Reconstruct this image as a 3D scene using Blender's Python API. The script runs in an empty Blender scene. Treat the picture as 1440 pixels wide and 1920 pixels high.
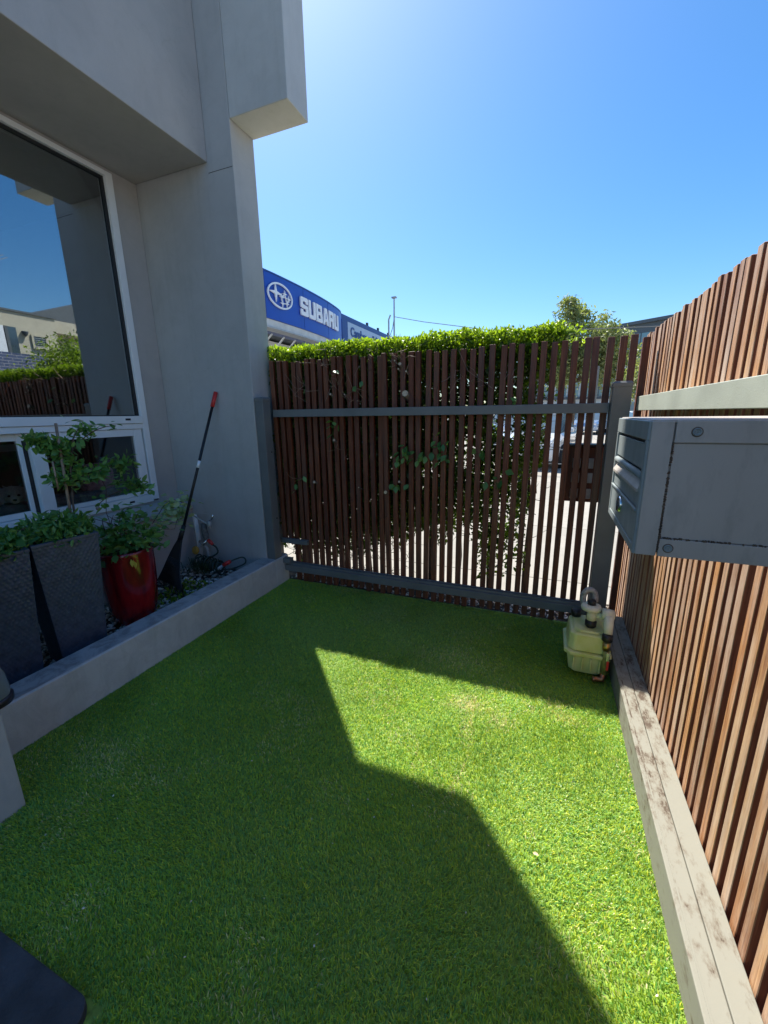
import bpy, bmesh, math, random
import numpy as np
from mathutils import Vector, Matrix, Euler

SC = bpy.context.scene
COL = SC.collection
rnd = random.Random(7)
nr = np.random.RandomState(11)
R = math.radians

# ------------------------------------------------------------------ camera
cam_d = bpy.data.cameras.new('camera')
cam = bpy.data.objects.new('camera', cam_d); COL.objects.link(cam)
cam_d.sensor_fit = 'HORIZONTAL'; cam_d.sensor_width = 36; cam_d.lens = 19.0
cam_d.clip_start = 0.02; cam_d.clip_end = 1500
f = 760.0
d = Vector((1033 - 720, 772 - 960, f)).normalized()          # world +Y seen by the camera (right, down, forward)
x = -Vector((-1218 - 720, 805 - 960, f)).normalized()
x = (x - d * x.dot(d)).normalized(); z = x.cross(d)
right = Vector((x[0], d[0], z[0])); up = -Vector((x[1], d[1], z[1])); back = -Vector((x[2], d[2], z[2]))
cam.matrix_world = Matrix(((right[0], up[0], back[0], 0), (right[1], up[1], back[1], 0), (right[2], up[2], back[2], 1.5), (0, 0, 0, 1)))
SC.camera = cam

# ------------------------------------------------------------------ sky and sun
SUN_EL = R(56.6)
SUN_DIR = Vector((-0.680 * math.cos(SUN_EL), 0.733 * math.cos(SUN_EL), math.sin(SUN_EL)))   # towards the sun
W = bpy.data.worlds.new('World'); SC.world = W; W.use_nodes = True
nt = W.node_tree; bg = nt.nodes['Background']
sky = nt.nodes.new('ShaderNodeTexSky'); sky.sky_type = 'NISHITA'; sky.sun_disc = False
sky.sun_elevation = SUN_EL; sky.sun_rotation = math.atan2(SUN_DIR.x, SUN_DIR.y)
sky.air_density = 1.0; sky.dust_density = 0.8; sky.ozone_density = 2.0
hs_ = nt.nodes.new('ShaderNodeHueSaturation'); hs_.inputs['Saturation'].default_value = 1.36
tn = nt.nodes.new('ShaderNodeMix'); tn.data_type = 'RGBA'; tn.blend_type = 'MULTIPLY'; tn.inputs[0].default_value = 1; tn.inputs[7].default_value = (0.9, 0.99, 1.03, 1)
nt.links.new(sky.outputs[0], hs_.inputs['Color']); nt.links.new(hs_.outputs[0], tn.inputs[6]); nt.links.new(tn.outputs[2], bg.inputs[0]); bg.inputs[1].default_value = 0.084
sun_d = bpy.data.lights.new('sun', 'SUN'); sun_d.energy = 4.0; sun_d.angle = R(0.53); sun_d.color = (1, 0.955, 0.88)
sun = bpy.data.objects.new('sun', sun_d); COL.objects.link(sun)
sun.rotation_euler = SUN_DIR.to_track_quat('Z', 'Y').to_euler()
SC.view_settings.view_transform = 'Standard'; SC.view_settings.look = 'None'
SC.view_settings.exposure = 1.25; SC.view_settings.gamma = 1; SC.view_settings.use_curve_mapping = False
SC.render.engine = 'CYCLES'
SC.cycles.max_bounces = 10; SC.cycles.transparent_max_bounces = 16; SC.cycles.sample_clamp_indirect = 6

# ------------------------------------------------------------------ materials
def newmat(name):
    m = bpy.data.materials.new(name); m.use_nodes = True
    return m, m.node_tree, m.node_tree.nodes['Principled BSDF']
def N(t, kind, **kw):
    n = t.nodes.new(kind)
    for k, v in kw.items():
        if k in n.inputs: n.inputs[k].default_value = v
        else: setattr(n, k, v)
    return n
def ramp(t, src, stops):
    r = t.nodes.new('ShaderNodeValToRGB'); e = r.color_ramp.elements
    while len(e) < len(stops): e.new(0.5)
    for i, (p, c) in enumerate(stops): e[i].position = p; e[i].color = (*c, 1) if len(c) == 3 else c
    t.links.new(src, r.inputs[0]); return r
def coords(t, scale=(1, 1, 1), which='Object', rand=False):
    tc = t.nodes.new('ShaderNodeTexCoord'); mp = t.nodes.new('ShaderNodeMapping')
    mp.inputs['Scale'].default_value = scale
    t.links.new(tc.outputs[which], mp.inputs[0])
    if rand:
        oi = t.nodes.new('ShaderNodeObjectInfo'); mu = N(t, 'ShaderNodeMath', operation='MULTIPLY'); mu.inputs[1].default_value = 37
        t.links.new(oi.outputs['Random'], mu.inputs[0])
        cb = t.nodes.new('ShaderNodeCombineXYZ')
        for i in range(3): t.links.new(mu.outputs[0], cb.inputs[i])
        t.links.new(cb.outputs[0], mp.inputs['Location'])
    return mp.outputs[0]
def bump(t, b, h, strength, dist=0.01):
    n = t.nodes.new('ShaderNodeBump'); n.inputs['Strength'].default_value = strength; n.inputs['Distance'].default_value = dist
    t.links.new(h, n.inputs['Height']); t.links.new(n.outputs[0], b.inputs['Normal']); return n
def mixc(t, fac, a, b, mode='MIX'):
    m = N(t, 'ShaderNodeMix', data_type='RGBA', blend_type=mode)
    for s, v in ((0, fac), (6, a), (7, b)):
        if isinstance(v, (int, float)): m.inputs[s].default_value = v
        elif isinstance(v, tuple): m.inputs[s].default_value = (*v, 1)
        else: t.links.new(v, m.inputs[s])
    return m.outputs[2]

def plain(name, c, rough=0.5, metal=0.0, var=0.12, scale=8, bmp=0.0, bscale=200, spec=0.5, coat=0):
    m, t, b = newmat(name)
    co = coords(t)
    n = N(t, 'ShaderNodeTexNoise', Scale=scale, Detail=5.0); t.links.new(co, n.inputs[0])
    lo = tuple(v * (1 - var) for v in c); hi = tuple(min(1, v * (1 + var)) for v in c)
    r = ramp(t, n.outputs[0], [(0.3, lo), (0.7, hi)]); t.links.new(r.outputs[0], b.inputs['Base Color'])
    b.inputs['Roughness'].default_value = rough; b.inputs['Metallic'].default_value = metal
    b.inputs['Specular IOR Level'].default_value = spec; b.inputs['Coat Weight'].default_value = coat
    if bmp:
        n2 = N(t, 'ShaderNodeTexNoise', Scale=bscale, Detail=3.0); t.links.new(co, n2.inputs[0]); bump(t, b, n2.outputs[0], bmp)
    return m

def stucco(name, c, stain=(0.75, 0.75, 0.72), amount=0.5, bs=0.3, blotch=0.045):
    m, t, b = newmat(name); co = coords(t)
    n = N(t, 'ShaderNodeTexNoise', Scale=1.6, Detail=6.0, Roughness=0.6); t.links.new(co, n.inputs[0])
    r = ramp(t, n.outputs[0], [(0.3, tuple(v * 0.9 for v in c)), (0.72, tuple(v * 1.08 for v in c))])
    mp = coords(t, (3.5, 3.5, 0.35))
    n2 = N(t, 'ShaderNodeTexNoise', Scale=3.0, Detail=7.0, Roughness=0.65); t.links.new(mp, n2.inputs[0])
    r2 = ramp(t, n2.outputs[0], [(0.52, (0, 0, 0)), (0.78, (1, 1, 1))])
    mu = N(t, 'ShaderNodeMath', operation='MULTIPLY'); mu.inputs[1].default_value = amount; t.links.new(r2.outputs[0], mu.inputs[0])
    o = mixc(t, mu.outputs[0], r.outputs[0], tuple(a * v for a, v in zip(stain, c)))
    n5 = N(t, 'ShaderNodeTexNoise', Scale=7.0, Detail=11.0, Roughness=0.72, Distortion=0.7); t.links.new(co, n5.inputs[0])
    r5 = ramp(t, n5.outputs[0], [(0.46, (1, 1, 1)), (0.6, (1 - blotch,) * 3), (0.66, (1 - blotch * 0.5,) * 3)])
    o = mixc(t, 1.0, o, r5.outputs[0], 'MULTIPLY')
    vo = N(t, 'ShaderNodeTexVoronoi', feature='DISTANCE_TO_EDGE', Scale=0.9); wv = N(t, 'ShaderNodeTexNoise', Scale=3.0, Detail=6.0); t.links.new(co, wv.inputs[0])
    t.links.new(mixc(t, 0.35, co, wv.outputs['Color'], 'ADD'), vo.inputs['Vector'])
    rc = ramp(t, vo.outputs['Distance'], [(0.0, (0.8, 0.8, 0.8)), (0.0035, (1, 1, 1))]); o = mixc(t, 0.25, o, rc.outputs[0], 'MULTIPLY')
    t.links.new(o, b.inputs['Base Color']); b.inputs['Roughness'].default_value = 0.85
    n3 = N(t, 'ShaderNodeTexNoise', Scale=140.0, Detail=4.0, Roughness=0.7); t.links.new(co, n3.inputs[0])
    n4 = N(t, 'ShaderNodeTexNoise', Scale=12.0, Detail=3.0); t.links.new(co, n4.inputs[0])
    ad = N(t, 'ShaderNodeMath', operation='ADD'); t.links.new(n3.outputs[0], ad.inputs[0]); t.links.new(n4.outputs[0], ad.inputs[1])
    bump(t, b, ad.outputs[0], bs, 0.004)
    return m

def wood(name, dark, mid, pale, weather=0.5, side_axis=1, side_mul=(0.42, 0.24, 0.17)):
    m, t, b = newmat(name); co = coords(t, (1, 1, 0.045), rand=True)
    n = N(t, 'ShaderNodeTexNoise', Scale=90.0, Detail=6.0, Roughness=0.65, Distortion=0.6); t.links.new(co, n.inputs[0])
    r = ramp(t, n.outputs[0], [(0.3, dark), (0.55, mid), (0.75, pale)])
    oi = t.nodes.new('ShaderNodeObjectInfo')
    r2 = ramp(t, oi.outputs['Random'], [(0.0, (0.72, 0.6, 0.58)), (0.25, (0.95, 0.9, 0.92)), (0.5, (1.05, 0.86, 0.68)), (0.75, (1.0, 1.02, 0.98)), (1.0, (1.25, 1.1, 0.85))])
    o = mixc(t, 1.0, r.outputs[0], r2.outputs[0], 'MULTIPLY')
    c2 = coords(t, (1, 1, 0.25), rand=True)
    n2 = N(t, 'ShaderNodeTexNoise', Scale=7.0, Detail=6.0, Roughness=0.7); t.links.new(c2, n2.inputs[0])
    r3 = ramp(t, n2.outputs[0], [(0.42, (0, 0, 0)), (0.7, (1, 1, 1))])
    mu = N(t, 'ShaderNodeMath', operation='MULTIPLY'); mu.inputs[1].default_value = weather; t.links.new(r3.outputs[0], mu.inputs[0])
    g = tuple(v * (1.25 if weather > 0.5 else 0.9) for v in (pale[0] * 0.8, pale[0] * 0.66, pale[0] * 0.54))
    o = mixc(t, mu.outputs[0], o, g)
    # broad faces bleached by weather; narrow sides keep red stain plus painted gap shade
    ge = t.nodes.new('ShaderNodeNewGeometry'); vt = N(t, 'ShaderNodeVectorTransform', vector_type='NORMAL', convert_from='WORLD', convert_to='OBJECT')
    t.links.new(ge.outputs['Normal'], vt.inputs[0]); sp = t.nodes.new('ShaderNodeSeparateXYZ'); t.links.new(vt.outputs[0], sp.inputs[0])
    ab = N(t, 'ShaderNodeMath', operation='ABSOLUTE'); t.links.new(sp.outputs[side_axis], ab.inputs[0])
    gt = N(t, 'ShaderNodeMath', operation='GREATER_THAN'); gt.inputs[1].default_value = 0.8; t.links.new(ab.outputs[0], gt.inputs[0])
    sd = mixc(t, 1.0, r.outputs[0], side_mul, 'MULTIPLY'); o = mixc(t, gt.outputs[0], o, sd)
    t.links.new(o, b.inputs['Base Color']); b.inputs['Roughness'].default_value = 0.6
    bump(t, b, n.outputs[0], 0.35, 0.002)
    return m

def leafmat(name, c1, c2, attr=False, trans=0.45, rough=0.4):
    m, t, b = newmat(name)
    if attr:
        a = N(t, 'ShaderNodeAttribute', attribute_name='tint'); src = a.outputs['Fac']
    else:
        a = t.nodes.new('ShaderNodeObjectInfo'); src = a.outputs['Random']
    mid = tuple((p + q) / 2 for p, q in zip(c1, c2))
    r = ramp(t, src, [(0.0, c1), (0.55, mid), (1.0, c2)])
    t.links.new(r.outputs[0], b.inputs['Base Color']); b.inputs['Roughness'].default_value = rough
    tr = t.nodes.new('ShaderNodeBsdfTranslucent')
    o = mixc(t, 1.0, r.outputs[0], (1.5, 1.7, 0.6), 'MULTIPLY'); t.links.new(o, tr.inputs[0])
    mx = t.nodes.new('ShaderNodeMixShader'); mx.inputs[0].default_value = trans
    t.links.new(b.outputs[0], mx.inputs[1]); t.links.new(tr.outputs[0], mx.inputs[2])
    t.links.new(mx.outputs[0], t.nodes['Material Output'].inputs[0])
    return m

M = {}
M['wall'] = stucco('grey_render', (0.48, 0.465, 0.445))
M['wall2'] = stucco('warm_grey_render', (0.46, 0.43, 0.405), amount=0.25)
M['pale'] = stucco('pale_grey_render', (0.58, 0.57, 0.54))
M['planter'] = stucco('planter_render', (0.62, 0.605, 0.575), (0.6, 0.6, 0.56), 0.5, 0.4, 0.12)
M['white'] = plain('white_aluminium', (0.85, 0.85, 0.84), 0.32, 0, 0.03)
M['seal'] = plain('black_rubber', (0.02, 0.02, 0.022), 0.6)
M['steel'] = plain('charcoal_powder_coat', (0.17, 0.175, 0.17), 0.42, 0, 0.12, 6, 0.08, 400)
M['steel_green'] = plain('grey_green_powder_coat', (0.42, 0.45, 0.38), 0.45, 0, 0.12, 5, 0.1, 300)
M['box'] = plain('letterbox_grey', (0.5, 0.45, 0.4), 0.42, 0.0, 0.08, 5)
M['box2'] = plain('letterbox_green_grey', (0.27, 0.31, 0.31), 0.38, 0.0, 0.08, 5)
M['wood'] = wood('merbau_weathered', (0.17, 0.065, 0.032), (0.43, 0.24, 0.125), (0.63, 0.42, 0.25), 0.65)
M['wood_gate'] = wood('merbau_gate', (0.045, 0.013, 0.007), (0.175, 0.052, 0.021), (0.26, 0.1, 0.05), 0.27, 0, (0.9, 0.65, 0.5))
M['ceramic'] = None
M['black'] = plain('black_plastic', (0.014, 0.014, 0.016), 0.4)
M['wicker'] = plain('charcoal_wicker', (0.06, 0.082, 0.12), 0.38, 0, 0.25, 30)
M['red_grip'] = plain('red_rubber', (0.6, 0.035, 0.03), 0.45)
M['soil'] = plain('dark_soil', (0.05, 0.04, 0.03), 0.95, 0, 0.4, 20, 0.6, 60)
M['slate'] = plain('dark_slate_paver', (0.05, 0.055, 0.062), 0.75, 0, 0.35, 12, 0.5, 90)
M['concrete'] = stucco('driveway_concrete', (0.34, 0.315, 0.27), (0.8, 0.78, 0.74), 0.5, 0.2)
m = M['concrete']; t = m.node_tree; b = t.nodes['Principled BSDF']; src = b.inputs['Base Color'].links[0].from_socket
br = N(t, 'ShaderNodeTexBrick', Scale=1.0); br.offset = 0.0; br.inputs['Brick Width'].default_value = 2.4; br.inputs['Row Height'].default_value = 1.9; br.inputs['Mortar Size'].default_value = 0.009
br.inputs['Color1'].default_value = (1, 1, 1, 1); br.inputs['Color2'].default_value = (0.88, 0.88, 0.87, 1); br.inputs['Mortar'].default_value = (0.3, 0.28, 0.25, 1)
t.links.new(coords(t), br.inputs[0]); t.links.new(mixc(t, 1.0, src, br.outputs[0], 'MULTIPLY'), b.inputs['Base Color'])
M['asphalt'] = plain('road_asphalt', (0.16, 0.155, 0.15), 0.9, 0, 0.15, 2, 0.3, 100)
M['chrome'] = plain('chrome', (0.75, 0.75, 0.75), 0.18, 1.0, 0.05)
M['brass'] = plain('brass', (0.5, 0.34, 0.12), 0.35, 1.0, 0.15)
M['copper'] = plain('copper', (0.45, 0.2, 0.11), 0.4, 0.9, 0.2, 40)
M['pvc'] = plain('grey_pvc', (0.42, 0.43, 0.42), 0.45)
M['cream'] = plain('cream_pvc', (0.68, 0.65, 0.48), 0.35, 0, 0.18, 14)
M['ochre'] = plain('ochre_disc', (0.42, 0.24, 0.04), 0.6, 0, 0.3, 30)
M['hose'] = plain('dark_green_hose', (0.015, 0.035, 0.026), 0.35)
M['bark'] = plain('bark', (0.13, 0.09, 0.06), 0.9, 0, 0.4, 25, 0.6, 60)
M['twig'] = plain('brown_twig', (0.1, 0.06, 0.04), 0.85, 0, 0.35, 40)
M['cut'] = plain('cut_wood', (0.62, 0.46, 0.3), 0.8, 0, 0.25, 60)
M['bamboo'] = plain('bamboo_stake', (0.3, 0.2, 0.13), 0.6, 0, 0.3, 30)
M['stone'] = plain('pebble', (0.42, 0.41, 0.39), 0.7, 0, 0.4, 14)
M['hedge'] = leafmat('hedge_leaf', (0.03, 0.07, 0.012), (0.36, 0.46, 0.035), True, 0.45, 0.35)
M['leaf'] = leafmat('glossy_leaf', (0.07, 0.19, 0.05), (0.22, 0.4, 0.1), False, 0.3, 0.35)
M['leaf_pale'] = leafmat('pale_leaf', (0.3, 0.4, 0.2), (0.55, 0.62, 0.4), False, 0.35, 0.45)
M['potgreen'] = leafmat('pot_small_leaf', (0.06, 0.16, 0.04), (0.24, 0.42, 0.1), True, 0.3, 0.4)
M['debris'] = plain('dry_fleck', (0.6, 0.55, 0.42), 0.8, 0, 0.5, 300)
M['leaf_yellow'] = plain('yellow_leaf', (0.5, 0.42, 0.05), 0.5)
M['tree_leaf'] = leafmat('gum_leaf', (0.13, 0.16, 0.055), (0.42, 0.43, 0.2), True, 0.3, 0.45)
M['fur'] = plain('white_fur', (0.86, 0.83, 0.76), 0.95, 0, 0.15, 60, 0.5, 200)
M['nose'] = plain('black_nose', (0.01, 0.01, 0.01), 0.3)
M['couch'] = plain('grey_blue_fabric', (0.25, 0.3, 0.36), 0.95, 0, 0.3, 20, 0.4, 300)
M['pink'] = plain('dusty_pink_fluff', (0.62, 0.36, 0.42), 0.95, 0, 0.35, 40, 0.8, 160)
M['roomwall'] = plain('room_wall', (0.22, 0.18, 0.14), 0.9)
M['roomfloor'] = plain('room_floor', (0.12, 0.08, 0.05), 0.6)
M['blue'] = plain('blue_sign_face', (0.012, 0.07, 0.42), 0.35, 0, 0.06, 1.2)
M['darkblue'] = plain('navy_band', (0.02, 0.06, 0.24), 0.4)
M['signwhite'] = plain('sign_white', (0.85, 0.86, 0.88), 0.4, 0, 0.03)
M['signgrey'] = plain('sign_pale_grey', (0.42, 0.52, 0.66), 0.4, 0, 0.05)
M['beige'] = stucco('beige_render', (0.55, 0.5, 0.38), amount=0.3)
M['dkgrey'] = plain('dark_grey_cladding', (0.1, 0.115, 0.125), 0.6)
M['offwhite'] = plain('off_white_panel', (0.6, 0.6, 0.57), 0.6, 0, 0.1, 3)
M['carwhite'] = plain('white_car_paint', (0.75, 0.77, 0.8), 0.25, 0, 0.02, coat=1)
M['carblue'] = plain('silver_blue_car_paint', (0.35, 0.45, 0.6), 0.25, 0.4, 0.02, coat=1)
M['tyre'] = plain('tyre', (0.02, 0.02, 0.02), 0.8)
M['tail'] = plain('red_lens', (0.5, 0.02, 0.02), 0.2)

def glass(name, fac, tint, gl=(0.9, 0.95, 1.0)):
    m, t, b = newmat(name); t.nodes.remove(b)
    g = t.nodes.new('ShaderNodeBsdfGlossy'); g.inputs['Roughness'].default_value = 0.0; g.inputs['Color'].default_value = (*gl, 1)
    tr = t.nodes.new('ShaderNodeBsdfTransparent'); tr.inputs[0].default_value = (*tint, 1)
    fr = N(t, 'ShaderNodeFresnel', IOR=1.5)
    ad = N(t, 'ShaderNodeMath', operation='ADD', use_clamp=True); ad.inputs[1].default_value = fac
    t.links.new(fr.outputs[0], ad.inputs[0])
    mx = t.nodes.new('ShaderNodeMixShader'); t.links.new(ad.outputs[0], mx.inputs[0])
    t.links.new(tr.outputs[0], mx.inputs[1]); t.links.new(g.outputs[0], mx.inputs[2])
    t.links.new(mx.outputs[0], t.nodes['Material Output'].inputs[0]); return m
M['glass'] = glass('window_glass', 0.3, (0.6, 0.65, 0.62))
M['glass_low'] = glass('lower_window_glass', 0.03, (0.8, 0.82, 0.82))
M['glass_dark'] = plain('far_window_glass', (0.06, 0.09, 0.11), 0.08, 0.0, 0.1, spec=1.0)
M['glass_teal'] = plain('teal_glazing', (0.16, 0.27, 0.3), 0.12, 0.0, 0.2, 0.4, spec=0.9)

# red glazed ceramic with drips
m, t, b = newmat('red_glaze'); co = coords(t, (1, 1, 0.15))
n = N(t, 'ShaderNodeTexNoise', Scale=22.0, Detail=5.0); t.links.new(co, n.inputs[0])
r = ramp(t, n.outputs[0], [(0.3, (0.09, 0.004, 0.006)), (0.55, (0.26, 0.008, 0.012)), (0.75, (0.4, 0.02, 0.02))])
t.links.new(r.outputs[0], b.inputs['Base Color']); b.inputs['Roughness'].default_value = 0.14; b.inputs['Coat Weight'].default_value = 0.6
bump(t, b, n.outputs[0], 0.2, 0.004); M['ceramic'] = m

for key, sc_ in (('box', 1.0), ('box2', 1.0)):
    m = M[key]; t = m.node_tree; b = t.nodes['Principled BSDF']; src = b.inputs['Base Color'].links[0].from_socket
    n = N(t, 'ShaderNodeTexNoise', Scale=26.0, Detail=8.0, Roughness=0.7); t.links.new(coords(t, (1, 1, 0.3)), n.inputs[0])
    r = ramp(t, n.outputs[0], [(0.5, (0, 0, 0)), (0.75, (0.45, 0.45, 0.45))]); t.links.new(mixc(t, r.outputs[0], src, (0.2, 0.18, 0.15)), b.inputs['Base Color'])
    r = ramp(t, n.outputs[0], [(0.3, (0.32, 0.32, 0.32)), (0.7, (0.6, 0.6, 0.6))]); t.links.new(r.outputs[0], b.inputs['Roughness'])
# dirty beam top: pale paint with brown weathering
m, t, b = newmat('weathered_pale_beam'); co = coords(t, (1, 0.45, 1))
n = N(t, 'ShaderNodeTexNoise', Scale=3.2, Detail=9.0, Roughness=0.62, Distortion=0.3); t.links.new(co, n.inputs[0])
n2 = N(t, 'ShaderNodeTexNoise', Scale=35.0, Detail=6.0, Roughness=0.7); t.links.new(co, n2.inputs[0])
mu = N(t, 'ShaderNodeMath', operation='MULTIPLY'); t.links.new(n.outputs[0], mu.inputs[0]); t.links.new(n2.outputs[0], mu.inputs[1])
r = ramp(t, mu.outputs[0], [(0.25, (0.25, 0.245, 0.2)), (0.31, (0.19, 0.17, 0.13)), (0.35, (0.085, 0.06, 0.04))])
t.links.new(r.outputs[0], b.inputs['Base Color']); b.inputs['Roughness'].default_value = 0.8
bump(t, b, n2.outputs[0], 0.25, 0.003); M['beam'] = m
# turf
m, t, b = newmat('turf_blade')
a = N(t, 'ShaderNodeAttribute', attribute_name='bladecol')
t.links.new(a.outputs['Color'], b.inputs['Base Color']); b.inputs['Roughness'].default_value = 0.38; b.inputs['Specular IOR Level'].default_value = 0.5
tr = t.nodes.new('ShaderNodeBsdfTranslucent'); o = mixc(t, 1.0, a.outputs['Color'], (1.3, 1.2, 0.6), 'MULTIPLY'); t.links.new(o, tr.inputs[0])
mx = t.nodes.new('ShaderNodeMixShader'); mx.inputs[0].default_value = 0.35
t.links.new(b.outputs[0], mx.inputs[1]); t.links.new(tr.outputs[0], mx.inputs[2]); t.links.new(mx.outputs[0], t.nodes['Material Output'].inputs[0])
M['turf'] = m
M['turfbase'] = plain('turf_backing', (0.2, 0.3, 0.05), 0.95, 0, 0.4, 60)
# brick (far, blue-grey wall)
m, t, b = newmat('blue_brick'); co = coords(t)
mp = t.nodes.new('ShaderNodeMapping'); mp.inputs['Rotation'].default_value = (R(90), 0, R(90)); t.links.new(co, mp.inputs[0])
sx = t.nodes.new('ShaderNodeSeparateXYZ'); t.links.new(co, sx.inputs[0]); cb = t.nodes.new('ShaderNodeCombineXYZ')
t.links.new(sx.outputs[1], cb.inputs[0]); t.links.new(sx.outputs[2], cb.inputs[1])
br = N(t, 'ShaderNodeTexBrick', Scale=1.0); br.inputs['Brick Width'].default_value = 0.24; br.inputs['Row Height'].default_value = 0.086
br.inputs['Mortar Size'].default_value = 0.008; br.inputs['Color1'].default_value = (0.05, 0.075, 0.16, 1); br.inputs['Color2'].default_value = (0.07, 0.1, 0.2, 1); br.inputs['Mortar'].default_value = (0.3, 0.3, 0.36, 1)
t.links.new(cb.outputs[0], br.inputs[0]); t.links.new(br.outputs[0], b.inputs['Base Color']); b.inputs['Roughness'].default_value = 0.7; M['brick'] = m

# ------------------------------------------------------------------ mesh helpers
ROOT = {}
def props(o, label=None, cat=None, group=None, kind=None):
    if label: o['label'] = label
    if cat: o['category'] = cat
    if group: o['group'] = group
    if kind: o['kind'] = kind
    return o
def empty(name, loc, label, cat, group=None, rz=0):
    o = bpy.data.objects.new(name, None); COL.objects.link(o); o.location = loc; o.rotation_euler = (0, 0, rz)
    o.empty_display_size = 0.1; ROOT[o.name] = Vector(loc) if rz == 0 else Vector((0, 0, 0))
    return props(o, label, cat, group)
def smp(pts, k=5):    # smooth path through the points
    P = [Vector(p) for p in pts]; out = []
    for i in range(len(P) - 1):
        a, b_, c, e = P[max(i - 1, 0)], P[i], P[i + 1], P[min(i + 2, len(P) - 1)]
        for j in range(k):
            t_ = j / k; out.append(0.5 * ((2 * b_) + (c - a) * t_ + (2 * a - 5 * b_ + 4 * c - e) * t_ ** 2 + (3 * b_ - a - 3 * c + e) * t_ ** 3))
    return out + [P[-1]]
class MB:
    def __init__(s): s.v = []; s.f = []
    def add(s, vs, fs):
        b = len(s.v); s.v += [tuple(p) for p in vs]; s.f += [tuple(b + i for i in q) for q in fs]; return s
    def box(s, x0, x1, y0, y1, z0, z1, mat=None):
        vs = [Vector((a, b_, c)) for a in (x0, x1) for b_ in (y0, y1) for c in (z0, z1)]
        if mat is not None: vs = [mat @ p for p in vs]
        return s.add(vs, [(0, 1, 3, 2), (4, 6, 7, 5), (0, 4, 5, 1), (2, 3, 7, 6), (0, 2, 6, 4), (1, 5, 7, 3)])
    def frustum(s, w0, w1, z0, z1, d0=None, d1=None):
        d0 = d0 or w0; d1 = d1 or w1
        vs = []
        for w, dd, zz in ((w0, d0, z0), (w1, d1, z1)):
            vs += [(-w / 2, -dd / 2, zz), (w / 2, -dd / 2, zz), (w / 2, dd / 2, zz), (-w / 2, dd / 2, zz)]
        return s.add(vs, [(3, 2, 1, 0), (4, 5, 6, 7), (0, 1, 5, 4), (1, 2, 6, 5), (2, 3, 7, 6), (3, 0, 4, 7)])
    def tube(s, pts, rad, n=10, caps=True):
        pts = [Vector(p) for p in pts]; rs = rad if isinstance(rad, (list, tuple)) else [rad] * len(pts)
        b = len(s.v); prev = None
        for i, p in enumerate(pts):
            tdir = (pts[min(i + 1, len(pts) - 1)] - pts[max(i - 1, 0)]).normalized()
            if prev is None:
                a = Vector((0, 0, 1)) if abs(tdir.z) < 0.9 else Vector((1, 0, 0)); u = tdir.cross(a).normalized()
            else: u = (prev - tdir * prev.dot(tdir)).normalized()
            prev = u; w = tdir.cross(u)
            for k in range(n):
                an = 2 * math.pi * k / n; s.v.append(tuple(p + (u * math.cos(an) + w * math.sin(an)) * rs[i]))
        for i in range(len(pts) - 1):
            for k in range(n):
                k2 = (k + 1) % n; s.f.append((b + i * n + k, b + i * n + k2, b + (i + 1) * n + k2, b + (i + 1) * n + k))
        if caps:
            s.f.append(tuple(b + k for k in reversed(range(n)))); s.f.append(tuple(b + (len(pts) - 1) * n + k for k in range(n)))
        return s
    def lathe(s, prof, c=(0, 0, 0), n=28, mat=None):
        b = len(s.v)
        for r_, z_ in prof:
            for k in range(n):
                an = 2 * math.pi * k / n; p = Vector((c[0] + r_ * math.cos(an), c[1] + r_ * math.sin(an), c[2] + z_))
                s.v.append(tuple(mat @ p if mat is not None else p))
        for i in range(len(prof) - 1):
            for k in range(n):
                k2 = (k + 1) % n; s.f.append((b + i * n + k, b + i * n + k2, b + (i + 1) * n + k2, b + (i + 1) * n + k))
        return s
    def prism(s, poly, a0, a1, axis='y'):
        n = len(poly)
        def P(u, v, w): return {'y': (u, w, v), 'x': (w, u, v), 'z': (u, v, w)}[axis]
        vs = [P(u, v, a0) for u, v in poly] + [P(u, v, a1) for u, v in poly]
        fs = [tuple(range(n)), tuple(range(2 * n - 1, n - 1, -1))] + [(i, i + n, (i + 1) % n + n, (i + 1) % n) for i in range(n)]
        return s.add(vs, fs)
    def mesh(s, name, off=Vector((0, 0, 0)), smooth=False):
        me = bpy.data.meshes.new(name); me.from_pydata([tuple(Vector(p) - off) for p in s.v], [], s.f)
        bm = bmesh.new(); bm.from_mesh(me); bmesh.ops.recalc_face_normals(bm, faces=bm.faces); bm.to_mesh(me); bm.free()
        if smooth:
            for p in me.polygons: p.use_smooth = True
        return me
    def build(s, name, mat, parent=None, smooth=False, bevel=0, loc=None, seg=2):
        off = Vector((0, 0, 0)); root = parent
        while root is not None and root.parent is not None: root = root.parent
        if root is not None: off = ROOT[root.name]
        own = Vector(loc) if loc is not None and parent is None else Vector((0, 0, 0))
        me = s.mesh(name, off + own, smooth); me.materials.append(M[mat] if isinstance(mat, str) else mat)
        o = bpy.data.objects.new(name, me); COL.objects.link(o)
        if parent is not None:
            o.parent = parent
        else: o.location = own
        if bevel:
            bv = o.modifiers.new('bevel', 'BEVEL'); bv.width = bevel; bv.segments = seg; bv.limit_method = 'ANGLE'; bv.harden_normals = True
            for p in me.polygons: p.use_smooth = True
        elif smooth:
            pass
        return o
def inst(me, name, mat, parent, loc, rot=(0, 0, 0), scale=(1, 1, 1)):
    o = bpy.data.objects.new(name, me); COL.objects.link(o); o.parent = parent
    if mat and not me.materials: me.materials.append(M[mat])
    root = parent
    while root is not None and root.parent is not None: root = root.parent
    off = ROOT[root.name] if root is not None else Vector((0, 0, 0))
    o.location = Vector(loc) - off; o.rotation_euler = rot; o.scale = scale
    return o
def B(name, mat, parent, *a, bevel=0, **k):
    return MB().box(*a).build(name, mat, parent, bevel=bevel, **k)
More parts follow.
